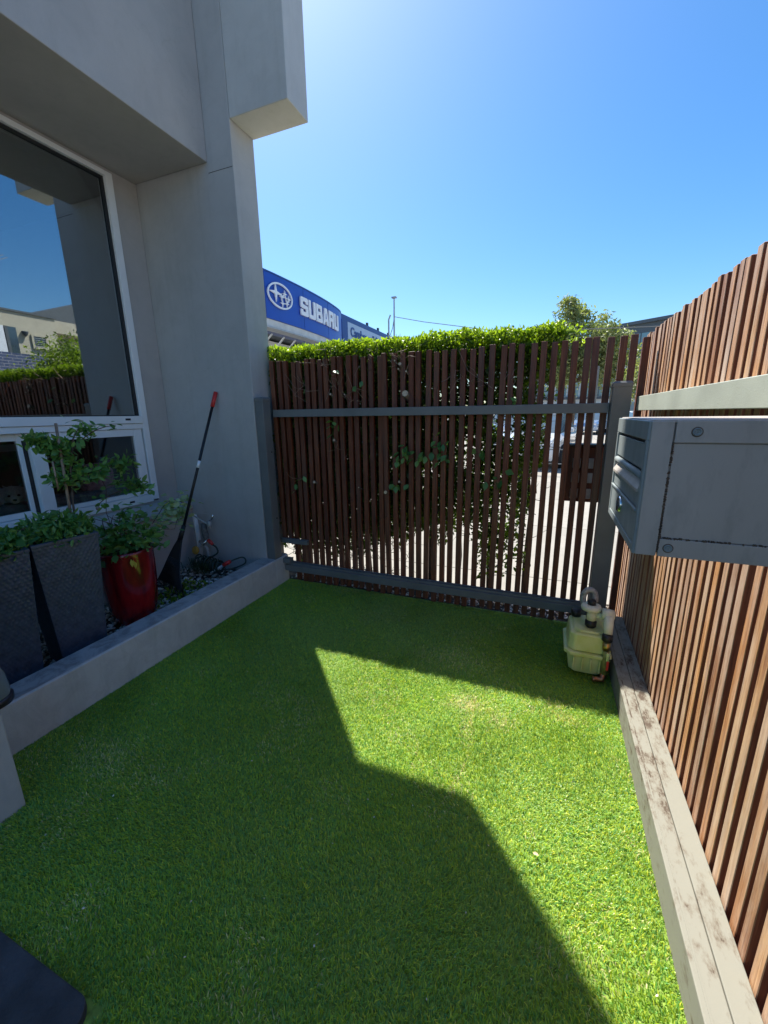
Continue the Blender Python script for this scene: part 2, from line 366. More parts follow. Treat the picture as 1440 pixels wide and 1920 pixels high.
def autosmooth(o, ang=40):
    me = o.data
    for p in me.polygons: p.use_smooth = True
    bm = bmesh.new(); bm.from_mesh(me)
    for e in bm.edges:
        if len(e.link_faces) == 2 and e.calc_face_angle(0) > R(ang): e.smooth = False
    bm.to_mesh(me); bm.free(); return o

# vectorised clouds of small leaves / blades
def leaf_cloud(name, pos, size, mat, parent=None, tint=None, up_bias=0.3, width=0.45, rs=nr, dirs=None):
    n = len(pos)
    dirv = rs.normal(size=(n, 3)) if dirs is None else dirs + rs.normal(size=(n, 3)) * 0.5
    dirv[:, 2] += up_bias; dirv /= np.linalg.norm(dirv, axis=1)[:, None]
    t_ = rs.normal(size=(n, 3)); side = np.cross(dirv, t_); side /= np.linalg.norm(side, axis=1)[:, None]
    nor = np.cross(side, dirv)
    L = (size * rs.uniform(0.65, 1.3, n))[:, None]; w = L * width * 0.5
    p0 = pos; p3 = pos + dirv * L - nor * L * 0.12
    a = pos + dirv * L * 0.28 + side * w * 0.92 + nor * L * 0.06; a2 = pos + dirv * L * 0.66 + side * w * 0.78 + nor * L * 0.03
    c = pos + dirv * L * 0.28 - side * w * 0.92 + nor * L * 0.06; c2 = pos + dirv * L * 0.66 - side * w * 0.78 + nor * L * 0.03
    V = np.stack([p0, a, a2, p3, c2, c], 1).reshape(-1, 3)
    base = (np.arange(n) * 6)[:, None]
    F = (base + np.array([0, 1, 3, 1, 2, 3, 0, 3, 5, 5, 3, 4])[None]).reshape(-1)
    me = bpy.data.meshes.new(name); me.vertices.add(len(V)); 
    off = Vector((0, 0, 0)); root = parent
    while root is not None and root.parent is not None: root = root.parent
    if root is not None: off = ROOT[root.name]
    me.vertices.foreach_set('co', (V - np.array(off)[None]).astype(np.float32).ravel())
    nf = n * 4
    me.loops.add(nf * 3); me.polygons.add(nf)
    me.loops.foreach_set('vertex_index', F.astype(np.int32)); me.polygons.foreach_set('loop_start', np.arange(0, nf * 3, 3, dtype=np.int32))
    me.polygons.foreach_set('loop_total', np.full(nf, 3, dtype=np.int32)); me.update(calc_edges=True)
    tv = rs.rand(n) if tint is None else np.clip(tint, 0, 1)
    at = me.attributes.new('tint', 'FLOAT', 'FACE'); at.data.foreach_set('value', np.repeat(tv, 4).astype(np.float32))
    me.materials.append(M[mat]); o = bpy.data.objects.new(name, me); COL.objects.link(o)
    if parent is not None: o.parent = parent
    return o

# ================================================================== SETTING
def flat(name, x0, x1, y0, y1, zt, mat, th=0.05):
    return props(B(name, mat, None, x0, x1, y0, y1, zt - th, zt), kind='structure')
flat('ground', -400, 400, -60, 900, -0.06, 'asphalt', 0.3)
flat('driveway', -40, 40, 3.42, 42, -0.004, 'concrete', 0.04)
flat('courtyard_base', -2.175, 0.56, -3, 3.0, -0.002, 'turfbase', 0.04)
flat('gravel_bed', -6, 8, 3.0, 3.42, -0.012, 'soil', 0.04)
flat('neighbour_yard', 0.62, 40, -20, 3.0, -0.02, 'concrete', 0.03)

# ---- turf blades
def turf():
    n = 480000
    xx = nr.uniform(-2.175, 0.43, n); yy = 2.975 - 3.2 * nr.rand(n)
    keep = ~((xx < -1.83) & (yy < 0.67)) & ~((xx < -0.965) & (yy < 0.392)) & (yy > -0.2)
    # curving paver corner
    xx = xx[keep]; yy = yy[keep]; n = len(xx)
    def fbm(x, y, s, seed):
        v = 0
        for k in range(4):
            a = s * 2 ** k; ph = seed * 1.7 + k
            v = v + (np.sin(x * a + 1.3 * np.sin(y * a * 0.7 + ph) + ph) * np.cos(y * a * 1.1 + 1.7 * np.sin(x * a * 0.6 + ph * 2))) / 1.6 ** k
        return v / 2.0
    az = fbm(xx, yy, 2.5, 1) * 2.6 + 2.2 + nr.normal(size=n) * 0.9
    lean = np.clip(0.95 + 0.25 * fbm(xx, yy, 4.0, 3) + nr.normal(size=n) * 0.25, 0.05, 1.4)
    L = nr.uniform(0.011, 0.021, n); w = nr.uniform(0.0010, 0.0018, n)
    edge = np.minimum.reduce([yy * 0 + 1, (2.975 - yy) * 12 + 0.5, (xx + 2.175) * 12 + 0.5]); L *= np.clip(edge, 0.5, 1); L *= np.clip(1 + 0.28 * fbm(xx, yy, 150.0, 9), 0.6, 1.35)
    dx = np.cos(az); dy = np.sin(az); fa = az + nr.normal(size=n) * 0.9 + 1.57; sx = np.cos(fa); sy = np.sin(fa)
    h1 = L * 0.5 * np.cos(lean * 0.5); r1 = L * 0.5 * np.sin(lean * 0.5)
    h2 = h1 + L * 0.5 * np.cos(lean * 1.5); r2 = r1 + L * 0.5 * np.sin(lean * 1.5)
    z0 = np.zeros(n)
    V = np.stack([
        np.stack([xx - sx * w, yy - sy * w, z0], 1), np.stack([xx + sx * w, yy + sy * w, z0], 1),
        np.stack([xx + dx * r1 - sx * w, yy + dy * r1 - sy * w, h1], 1), np.stack([xx + dx * r1 + sx * w, yy + dy * r1 + sy * w, h1], 1),
        np.stack([xx + dx * r2, yy + dy * r2, h2], 1)], 1).reshape(-1, 3)
    base = (np.arange(n) * 5)[:, None]
    F = (base + np.array([0, 1, 3, 0, 3, 2, 2, 3, 4])[None]).reshape(-1); nf = n * 3
    me = bpy.data.meshes.new('lawn'); me.vertices.add(len(V)); me.vertices.foreach_set('co', V.astype(np.float32).ravel())
    me.loops.add(nf * 3); me.polygons.add(nf); me.loops.foreach_set('vertex_index', F.astype(np.int32))
    me.polygons.foreach_set('loop_start', np.arange(0, nf * 3, 3, dtype=np.int32)); me.polygons.foreach_set('loop_total', np.full(nf, 3, dtype=np.int32))
    me.update(calc_edges=True)
    k = nr.rand(n)[:, None]
    g1 = np.array([0.15, 0.44, 0.12]); g2 = np.array([0.56, 0.72, 0.04]); g3 = np.array([0.82, 0.86, 0.09])
    c = g1 * (1 - k) + g2 * k
    c = np.where(nr.rand(n)[:, None] < 0.07, g3, c)
    pass; tan = np.array([0.92, 0.85, 0.42])
    # worn, dry patches and the seam between two rolls of turf
    seam = np.exp(-((xx - (-0.25 + 0.02 * np.sin(yy * 9))) / 0.012) ** 2) * (yy < 1.95) * (yy > 1.3) * 0.3
    def blob(cx, cy, rx, ry, s): return s * np.exp(-((xx - cx) / rx) ** 2 - ((yy - cy) / ry) ** 2)
    dry = seam + blob(-0.3, 1.86, 0.09, 0.06, 0.6) + blob(-0.27, 1.7, 0.025, 0.12, 0.3) + blob(-0.12, 1.8, 0.06, 0.05, 0.35) + blob(0.2, 1.93, 0.07, 0.04, 0.45) + blob(-0.45, 2.25, 0.25, 0.12, 0.28) + blob(0.12, 2.0, 0.08, 0.08, 0.3)
    dry = dry + blob(-1.75, 0.95, 0.2, 0.1, 0.3) + 0.10 * (fbm(xx, yy, 5.0, 8) > 0.35)
    dsel = (nr.rand(n) < dry)[:, None]
    c = np.where(dsel, tan * (0.6 + 0.6 * k), c)
    c *= (0.9 + 0.13 * fbm(xx, yy, 3.0, 5))[:, None]
    pt = np.clip(fbm(xx, yy, 1.7, 11) * 0.9, 0, 1)[:, None] * 0.42
    c = c * (1 - pt) + np.array([0.42, 0.6, 0.2]) * pt
    fine = fbm(xx, yy, 190.0, 4) * 0.5 + fbm(xx + 3, yy, 95.0, 6) * 0.5
    c *= np.clip(0.95 + 0.34 * fine, 0.45, 1.25)[:, None]
    at = me.attributes.new('bladecol', 'FLOAT_COLOR', 'FACE')
    cc = np.concatenate([np.clip(c, 0, 1), np.ones((n, 1))], 1); at.data.foreach_set('color', np.repeat(cc, 3, axis=0).astype(np.float32).ravel())
    me.materials.append(M['turf']); o = bpy.data.objects.new('artificial_grass', me); COL.objects.link(o)
    props(o, 'short bright green artificial grass covering the courtyard', 'grass', kind='stuff')
turf()

nn = 170; P_ = np.stack([nr.uniform(-2.1, 0.4, nn), nr.uniform(0.4, 2.9, nn), nr.uniform(0.014, 0.02, nn)], 1)
props(leaf_cloud('grass_debris', P_, 0.008, 'debris', None, None, -0.5, 0.6), 'tiny dry flecks scattered over the artificial grass', 'debris', kind='stuff')
# dark paver at bottom left
pv = MB(); cr = []
for k in range(9):
    a = R(90) * k / 8; cr.append((-0.985 - 0.05 + 0.05 * math.sin(a), 0.385 - 0.05 + 0.05 * math.cos(a)))
poly = [(-1.83, -0.6), (-1.83, 0.385)] + cr + [(-0.985, -0.6)]
pv.prism(poly, 0.0, 0.028, 'z'); o = pv.build('paver', 'slate', None, bevel=0.004, loc=(-1.4, 0.1, 0))
props(o, 'dark slate doorstep slab at the bottom left edge of the grass', 'paver')

# ================================================================== HOUSE
house = empty('house', (-3.25, 2.8, 0), 'grey rendered house with big white framed window and projecting upper wall', 'house')
B('fin_wall', 'wall', house, -6.4, -2.27, 2.8, 3.06, -0.05, 7.5, bevel=0.006)
B('upper_fin_wall', 'pale', house, -2.268, -1.78, 2.8005, 3.0595, 3.55, 7.5, bevel=0.006)
B('upper_wall', 'wall2', house, -6.4, -2.5, -4.0, 2.797, 3.33, 7.5, bevel=0.006)
wy0, wy1, wz0, wz1 = -1.0, 2.585, 0.775, 3.31
w = MB()
w.box(-3.4, -3.25, wy1, 2.797, 0.6, 3.328); w.box(-3.4, -3.25, -4, wy0, 0.6, 3.328); w.box(-3.4, -3.25, wy0, wy1, wz1, 3.328)
w.box(-3.4, -3.25, wy0, wy1, 0.6, wz0 - 0.002); w.build('window_wall', 'wall2', house)
B('lower_wall', 'wall', house, -3.4, -3.10, -4, 2.797, -0.05, 0.66)
MB().prism([(-3.249, 0.662), (-3.249, 0.755), (-3.075, 0.69), (-3.075, 0.662)], -4, 2.796).build('sill', 'wall', house, bevel=0.003)
# room behind the window
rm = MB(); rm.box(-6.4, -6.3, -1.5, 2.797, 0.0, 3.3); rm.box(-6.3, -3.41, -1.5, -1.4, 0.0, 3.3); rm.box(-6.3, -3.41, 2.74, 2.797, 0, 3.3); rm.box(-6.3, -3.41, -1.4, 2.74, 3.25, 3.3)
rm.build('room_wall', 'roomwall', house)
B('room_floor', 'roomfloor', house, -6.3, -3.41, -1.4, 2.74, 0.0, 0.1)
# thin lines where the render panels meet
B('render_joint', 'seal', house, -2.50, -2.275, 2.7985, 2.8005, 3.262, 3.265)
win = MB()
xf0, xf1 = -3.33, -3.235
win.box(xf0, xf1, 2.527, 2.583, 0.79, 3.305)          # jamb
win.box(xf0, xf1, wy0, 2.527, 3.272, 3.305)          # head
win.box(xf0, xf1 + 0.012, wy0, 2.5265, 1.455, 1.515)        # transom
win.box(xf0, xf1, wy0, 2.5265, 1.41, 1.4525)
win.box(xf0, xf1, wy0, 2.5265, 0.775, 0.842)
window = win.build('window', 'white', house, bevel=0.003)
# gaskets and glass
g = MB(); g.box(-3.3, -3.262, 2.512, 2.526, 1.516, 3.271); g.box(-3.3, -3.262, wy0, 2.512, 3.258, 3.271); g.box(-3.3, -3.262, wy0, 2.512, 1.516, 1.523); g.build('gasket', 'seal', window)
B('upper_pane', 'glass', window, -3.285, -3.279, wy0 + 0.001, 2.512, 1.523, 3.258)
# sashes in the lower band
sash = MB()
sash.box(-3.29, -3.246, 2.44, 2.515, 0.845, 1.408); sash.box(-3.29, -3.246, 1.68, 1.765, 0.845, 1.408)
sash.box(-3.29, -3.246, 1.765, 2.44, 1.352, 1.408); sash.box(-3.29, -3.246, 1.765, 2.44, 0.845, 0.876)
s1 = sash.build('sliding_sash', 'white', window, bevel=0.003)
B('pane', 'glass_low', s1, -3.27, -3.265, 1.765, 2.44, 0.876, 1.352)
sash = MB()
sash.box(-3.325, -3.2915, 1.63, 1.679, 0.845, 1.408); sash.box(-3.325, -3.2915, wy0, 1.63, 1.36, 1.408); sash.box(-3.325, -3.2915, wy0, 1.63, 0.845, 0.882)
s2 = sash.build('fixed_sash', 'white', window, bevel=0.003); s2['label'] = 'fixed left sash with black edge'
B('seal', 'seal', s2, -3.291, -3.2885, 1.655, 1.679, 0.85, 1.36)
B('pane', 'glass_low', s2, -3.31, -3.305, wy0, 1.63, 0.882, 1.36)
for yy_, zz_ in ((2.37, 1.488), (2.30, 0.806)):
    B('drain_slot', 'seal', window, -3.2235 if zz_ > 1 else -3.2355, -3.2215 if zz_ > 1 else -3.2335, yy_, yy_ + 0.045, zz_ - 0.008, zz_ + 0.008)

# pier at the left frame edge
props(B('garden_pier', 'wall', None, -2.5, -1.83, -1.2, 0.67, -0.03, 1.05, bevel=0.006, loc=(-2.1, 0, 0)), 'grey rendered pier at the left end of the low planter wall', 'pier')
# planter wall
pw = MB(); pw.box(-2.33, -2.175, 0.672, 2.797, -0.03, 0.25); pw.box(-2.267, -2.175, 2.797, 2.985, -0.03, 0.25)
pw_o = pw.build('planter_wall', 'planter', None, bevel=0.008, loc=(-2.25, 1.8, 0), seg=3)
M['cap'] = stucco('planter_top_render', (0.42, 0.42, 0.41), (0.6, 0.6, 0.56), 0.6, 0.5, 0.4)
cp = MB(); cp.box(-2.328, -2.188, 0.674, 2.797, 0.2505, 0.2545); cp.box(-2.265, -2.188, 2.797, 2.983, 0.2505, 0.2545)
o = cp.build('top_coat', 'cap', None, bevel=0.002); o.parent = pw_o; o.location = (2.25, -1.8, 0)
props(pw_o, 'low grey rendered wall edging the planting bed beside the grass', 'wall')
props(B('planting_bed', 'soil', None, -3.10, -2.331, 0.1, 2.797, -0.02, 0.1), kind='structure')

# pebbles
def pebbles(name, n, x0, x1, y0, y1, zb, rmin, rmax, label, parent=None):
    bm = bmesh.new(); bmesh.ops.create_icosphere(bm, subdivisions=1, radius=1); bv = np.array([v.co for v in bm.verts]); bf = np.array([[v.index for v in f_.verts] for f_ in bm.faces]); bm.free()
    nv = len(bv); rr = nr.uniform(rmin, rmax, n)[:, None] * nr.uniform(0.6, 1.2, (n, 3)); rr[:, 2] *= 0.6
    c = np.stack([nr.uniform(x0, x1, n), nr.uniform(y0, y1, n), zb + nr.uniform(0, rmax * 0.8, n)], 1)
    V = bv[None] * rr[:, None, :] * nr.uniform(0.85, 1.1, (n, nv, 1)); a = nr.uniform(0, 6.28, n); ca, sa = np.cos(a)[:, None], np.sin(a)[:, None]
    X = V[..., 0] * ca - V[..., 1] * sa; Y = V[..., 0] * sa + V[..., 1] * ca
    V = np.stack([X, Y, V[..., 2]], -1) + c[:, None]
    F = (bf[None] + (np.arange(n) * nv)[:, None, None]).reshape(-1, 3); nf = len(F)
    me = bpy.data.meshes.new(name); me.vertices.add(n * nv); me.vertices.foreach_set('co', V.astype(np.float32).ravel())
    me.loops.add(nf * 3); me.polygons.add(nf); me.loops.foreach_set('vertex_index', F.astype(np.int32).ravel())
    me.polygons.foreach_set('loop_start', np.arange(0, nf * 3, 3, dtype=np.int32)); me.polygons.foreach_set('loop_total', np.full(nf, 3, dtype=np.int32))
    me.update(calc_edges=True); at = me.attributes.new('tint', 'FLOAT', 'FACE'); at.data.foreach_set('value', np.repeat(nr.rand(n), len(bf)).astype(np.float32))
    me.materials.append(M['pebbles']); o = bpy.data.objects.new(name, me); COL.objects.link(o); props(o, label, 'pebbles', kind='stuff'); return o
m, t, b = newmat('pebble_mix'); a = N(t, 'ShaderNodeAttribute', attribute_name='tint')
r = ramp(t, a.outputs['Fac'], [(0, (0.12, 0.1, 0.08)), (0.3, (0.3, 0.26, 0.2)), (0.6, (0.5, 0.48, 0.44)), (1, (0.9, 0.9, 0.89))]); t.links.new(r.outputs[0], b.inputs['Base Color']); b.inputs['Roughness'].default_value = 0.7; M['pebbles'] = m
pebbles('bed_pebbles', 2600, -3.09, -2.34, 0.7, 2.78, 0.10, 0.010, 0.022, 'loose pale pebbles and chips covering the planting bed')
pebbles('gate_gravel', 2600, -2.2, 1.6, 3.03, 3.4, -0.012, 0.008, 0.018, 'loose grey gravel strip under the hedge behind the gate')
# leaf litter / low groundcover beside the rake
nn = 420; P_ = np.stack([nr.uniform(-2.75, -2.36, nn), nr.uniform(1.85, 2.35, nn), nr.uniform(0.12, 0.19, nn)], 1)
props(leaf_cloud('ground_cover', P_, 0.03, 'hedge', None, nr.rand(nn) * 0.7 + 0.2, 0.2, 0.7), 'small leafy ground cover between red pot and rake', 'ground cover', kind='stuff')

# ================================================================== GATE
PITCH = 0.0643
def slat_mesh(name, h, wx, dy, mat, notch=0):
    mb = MB().box(-wx / 2, wx / 2, -dy / 2, dy / 2, 0, h); me = mb.mesh(name)
    bm = bmesh.new(); bm.from_mesh(me); bmesh.ops.bevel(bm, geom=bm.edges[:], offset=0.0018, segments=1, affect='EDGES'); bm.to_mesh(me); bm.free()
    me.materials.append(M[mat]); return me
gate = empty('slatted_gate', (-0.9, 2.98, 0), 'dark brown timber slat gate with charcoal rails in front of the hedge', 'gate')
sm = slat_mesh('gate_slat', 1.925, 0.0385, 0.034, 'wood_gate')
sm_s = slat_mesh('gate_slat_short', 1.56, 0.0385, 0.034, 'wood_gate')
gx = -2.198; k = 0
while gx < 0.53:
    tall = nr.uniform(-0.012, 0.012)
    short = k < 2
    inst(sm_s if short else sm, 'slat', None, gate, (gx + nr.uniform(-0.005, 0.005), 2.998 + nr.uniform(-0.002, 0.002), (0.375 if short else 0.01) + tall),
         (R(nr.uniform(-0.15, 0.15)), R(nr.normal() * 0.22), R(nr.uniform(-3, 3))))
    gx += PITCH; k += 1
B('top_rail', 'steel', gate, -2.175, 0.332, 2.915, 2.978, 1.488, 1.548, bevel=0.003)
br = MB(); br.box(-2.165, 0.332, 2.912, 2.978, 0.115, 0.172); br.box(-2.165, 0.332, 2.93, 2.936, 0.172, 0.19); br.box(-2.165, 0.332, 2.968, 2.978, 0.172, 0.19)
br.build('bottom_rail', 'steel', gate, bevel=0.002)
B('bracket', 'steel', gate, -2.215, -1.935, 2.945, 2.979, 0.368, 0.41, bevel=0.003)
B('roller_block', 'steel', gate, -2.178, -2.1, 2.90, 2.96, 0.19, 0.235, bevel=0.004)
# bolts of the roller
def post(name, x0, x1, y0, y1, h, label):
    p = empty(name, ((x0 + x1) / 2, (y0 + y1) / 2, 0), label, 'post')
    B('shaft', 'steel', p, x0, x1, y0, y1, 0.0 if x0 > -1 else 0.2505, h - 0.03, bevel=0.004)
    c = MB(); cx_, cy_ = (x0 + x1) / 2, (y0 + y1) / 2; w1, d1 = (x1 - x0) + 0.006, (y1 - y0) + 0.006
    vs = []
    for (ww, dd, zz) in ((w1, d1, h - 0.034), (w1, d1, h - 0.012), (w1 - 0.022, d1 - 0.022, h)):
        vs += [(cx_ - ww / 2, cy_ - dd / 2, zz), (cx_ + ww / 2, cy_ - dd / 2, zz), (cx_ + ww / 2, cy_ + dd / 2, zz), (cx_ - ww / 2, cy_ + dd / 2, zz)]
    fs = [(3, 2, 1, 0), (8, 9, 10, 11)]
    for l in (0, 4):
        fs += [(l, l + 1, l + 5, l + 4), (l + 1, l + 2, l + 6, l + 5), (l + 2, l + 3, l + 7, l + 6), (l + 3, l, l + 4, l + 7)]
    c.add(vs, fs).build('cap', 'steel', p, bevel=0.002)
    return p
post('gate_post', 0.335, 0.438, 2.865, 2.975, 1.672, 'charcoal steel post with chamfered cap at the corner of gate and fence')
lp = post('gate_post', -2.264, -2.182, 2.803, 2.9, 1.65, 'charcoal steel post standing on the planter wall end beside the house')
for zz_ in (1.2, 0.62):
    MB().lathe([(0.0, 0.0), (0.007, 0.0), (0.007, 0.004), (0, 0.004)], n=12, mat=Matrix.Translation((-2.182, 2.87, zz_)) @ Matrix.Rotation(R(90), 4, 'Y')).build('bolt', 'black', lp)

# ================================================================== RIGHT FENCE
fence = empty('slatted_fence', (0.57, 1.2, 0), 'sunlit reddish timber slat fence with pale rail running along the right side', 'fence')
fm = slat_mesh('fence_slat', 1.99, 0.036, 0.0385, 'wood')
yy_ = 3.41; k = 0
while yy_ > -1.3:
    inst(fm, 'slat', None, fence, (0.578 + nr.uniform(-0.0025, 0.0025), yy_ + nr.uniform(-0.002, 0.002), -0.005 + nr.uniform(-0.008, 0.008)),
         (R(nr.uniform(-0.12, 0.12)), R(nr.uniform(-0.1, 0.1)), R(nr.uniform(-1.2, 1.2))))
    yy_ -= 0.0645 + nr.uniform(-0.0015, 0.0015)
B('rail', 'steel_green', fence, 0.468, 0.556, -1.3, 2.862, 1.5, 1.58, bevel=0.003)
beam = props(B('fence_beam', 'beam', None, 0.43, 0.492, -1.3, 2.93, 0.0, 0.135, bevel=0.004, loc=(0.49, 1, 0)), 'pale weathered beam lying along the foot of the slatted fence', 'beam')
o = B('cover_strip', 'beam', None, 0.4935, 0.556, -1.3, 2.93, 0.0, 0.135, bevel=0.003); o.parent = beam; o.location = (-0.49, -1, 0)
o = MB().box(0.444, 0.449, -1.29, 2.92, 0.1335, 0.1362).build('edge_lip', 'beam', None); o.parent = beam; o.location = (-0.49, -1, 0)

# box mounted behind the gate
bx = empty('intercom_box', (0.24, 3.07, 0.9), 'dark brown box with pale blocks hung behind the gate slats near the corner post', 'box')
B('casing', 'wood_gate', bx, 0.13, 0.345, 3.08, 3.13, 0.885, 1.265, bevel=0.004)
B('frame', 'black', bx, 0.12, 0.355, 3.132, 3.15, 0.88, 1.27)
B('top_shelf', 'black', bx, 0.115, 0.36, 3.04, 3.16, 1.272, 1.285)
for zz_ in (0.91, 1.02, 1.12):
    for xx_ in (0.165, 0.245): B('block', 'stone', bx, xx_, xx_ + 0.05, 3.068, 3.0795, zz_, zz_ + 0.07, bevel=0.004)

# ================================================================== LETTERBOX
lb = empty('letterbox', (0.3, 0.9, 1.38), 'grey metal letterbox with slot, flap and chrome lock sticking out from the right fence', 'letterbox')
X0, X1, Y0, Y1, Z0, Z1 = 0.1465, 0.565, 0.75, 1.058, 1.268, 1.484
B('body', 'box', lb, X0 + 0.006, X1, Y0 + 0.004, Y1 - 0.004, Z0 + 0.004, Z1 - 0.004)
fl = MB()   # corner frame on the camera side
fl.box(X0, X0 + 0.03, Y0 - 0.003, Y0 + 0.006, Z0, Z1)
fl.build('corner_flange', 'box', lb, bevel=0.0015)
B('upper_flange', 'box', lb, X0 + 0.032, X1, Y0 - 0.0035, Y0 + 0.006, Z1 - 0.033, Z1, bevel=0.0012)
B('lower_flange', 'box', lb, X0 + 0.032, X1, Y0 - 0.0035, Y0 + 0.006, Z0, Z0 + 0.03, bevel=0.0012)
B('side_panel', 'box', lb, X0 + 0.033, X1, Y0 - 0.0005, Y0 + 0.004, Z0 + 0.0315, Z1 - 0.0345)
B('lid', 'box', lb, X0 + 0.002, X1, Y0 - 0.001, Y1, Z1 - 0.003, Z1 + 0.002, bevel=0.001)
B('under_strip', 'black', lb, X0 + 0.19, X1, Y0 - 0.001, Y0 + 0.03, Z0 - 0.008, Z0 - 0.001)
for (a_, c_) in ((X0 + 0.059, Z1 - 0.0165), (X0 + 0.045, Z0 + 0.015)):
    mt = Matrix.Translation((a_, Y0 - 0.0035, c_)) @ Matrix.Rotation(R(90), 4, 'X')
    sc_ = MB().lathe([(0.0062, 0), (0.006, 0.0018), (0.0046, 0.0024), (0.0038, 0.0006), (0.0015, 0.0004), (0.0, 0.0018)], n=20, mat=mt).build('screw', 'box2', lb, smooth=True)
    MB().lathe([(0.0076, 0.0), (0.0076, 0.0004), (0.0, 0.0004)], n=20, mat=mt).build('screw_washer', 'bark', sc_)  # darker washer ring behind the screw head
# front (faces the courtyard, -x)
fr = MB(); fx = X0
fr.box(fx - 0.004, fx + 0.008, Y0, Y1, Z1 - 0.03, Z1); fr.box(fx - 0.004, fx + 0.008, Y0, Y0 + 0.012, Z0, Z1 - 0.03)
fr.box(fx - 0.004, fx + 0.008, Y1 - 0.012, Y1, Z0, Z1 - 0.03); fr.box(fx - 0.004, fx + 0.008, Y0 + 0.012, Y1 - 0.012, Z0, Z0 + 0.014)
fr.build('front_frame', 'box2', lb, bevel=0.0015)
y0f, y1f = Y0 + 0.0135, Y1 - 0.0135
B('slot_cavity', 'black', lb, fx + 0.004, fx + 0.0065, y0f, y1f, Z0 + 0.1, Z1 - 0.031)
B('slot_flap', 'box2', lb, fx - 0.001, fx + 0.003, y0f + 0.01, y1f, Z1 - 0.078, Z1 - 0.036, bevel=0.001)
MB().tube([(fx, y0f + 0.002, Z1 - 0.088), (fx, y1f - 0.002, Z1 - 0.088)], 0.006, 12).build('roller', 'box2', lb, smooth=True)
MB().prism([(fx + 0.005, Z1 - 0.092), (fx - 0.006, Z1 - 0.110), (fx - 0.006, Z1 - 0.115), (fx + 0.004, Z1 - 0.113)], y0f + 0.001, y1f - 0.001).build('slot_lip', 'box', lb, bevel=0.0006)
B('middle_panel', 'box2', lb, fx - 0.001, fx + 0.003, y0f, y1f, Z1 - 0.142, Z1 - 0.114)
B('door', 'box2', lb, fx - 0.003, fx + 0.003, y0f, y1f, Z0 + 0.0155, Z1 - 0.148, bevel=0.001)
B('door_rib', 'box2', lb, fx - 0.006, fx - 0.001, y0f, y1f, Z1 - 0.1475, Z1 - 0.1432, bevel=0.001)
mt = Matrix.Translation((fx - 0.003, (Y0 + Y1) / 2 + 0.01, Z0 + 0.05)) @ Matrix.Rotation(R(-90), 4, 'Y')
lk = MB().lathe([(0.016, 0), (0.016, 0.003), (0.014, 0.006), (0.0125, 0.004), (0.0075, 0.0045), (0.0, 0.0045)], n=24, mat=mt).build('lock', 'chrome', lb, smooth=True)
B('keyhole', 'black', lk, fx - 0.0083, fx - 0.0073, (Y0 + Y1) / 2 + 0.0085, (Y0 + Y1) / 2 + 0.0115, Z0 + 0.045, Z0 + 0.055)
# dirt crust in the seam (moss and grime lumps, too many to count)
cr = MB()
for k in range(150):
    if k % 3: px, pz, sx_, sz_ = X0 + 0.031 + rnd.gauss(0, 0.0006), rnd.uniform(Z0 + 0.004, Z1 - 0.03), 0.001, 0.0016
    else: px, pz, sx_, sz_ = X0 + 0.032 + rnd.random() ** 1.5 * 0.16, Z0 + 0.0308 + rnd.gauss(0, 0.0005), 0.0018, 0.0008
    mt = Matrix.Translation((px, Y0 - 0.002, pz)) @ Euler((rnd.random() * 3, rnd.random() * 3, rnd.random() * 3)).to_matrix().to_4x4()
    cr.box(-sx_, sx_, -0.001, 0.001, -sz_, sz_, mt)
o = cr.build('grime', 'bark', lb); o['kind'] = 'stuff'

fl_ = MB(); fl_.v = [(0, 0, 0), (0.006, 0.004, 0.002), (0.014, 0.002, 0.003), (0.02, -0.004, 0.001), (0.012, -0.007, 0.003), (0.004, -0.006, 0.0015), (0.01, -0.002, 0.0)]
fl_.f = [(0, 1, 6), (1, 2, 6), (2, 3, 6), (3, 4, 6), (4, 5, 6), (5, 0, 6)]; o = fl_.build('fallen_leaf', 'cut', None); o.location = (0.055, 1.19, 0.022); props(o, 'single pale curled leaf lying on the sunlit grass', 'leaf')
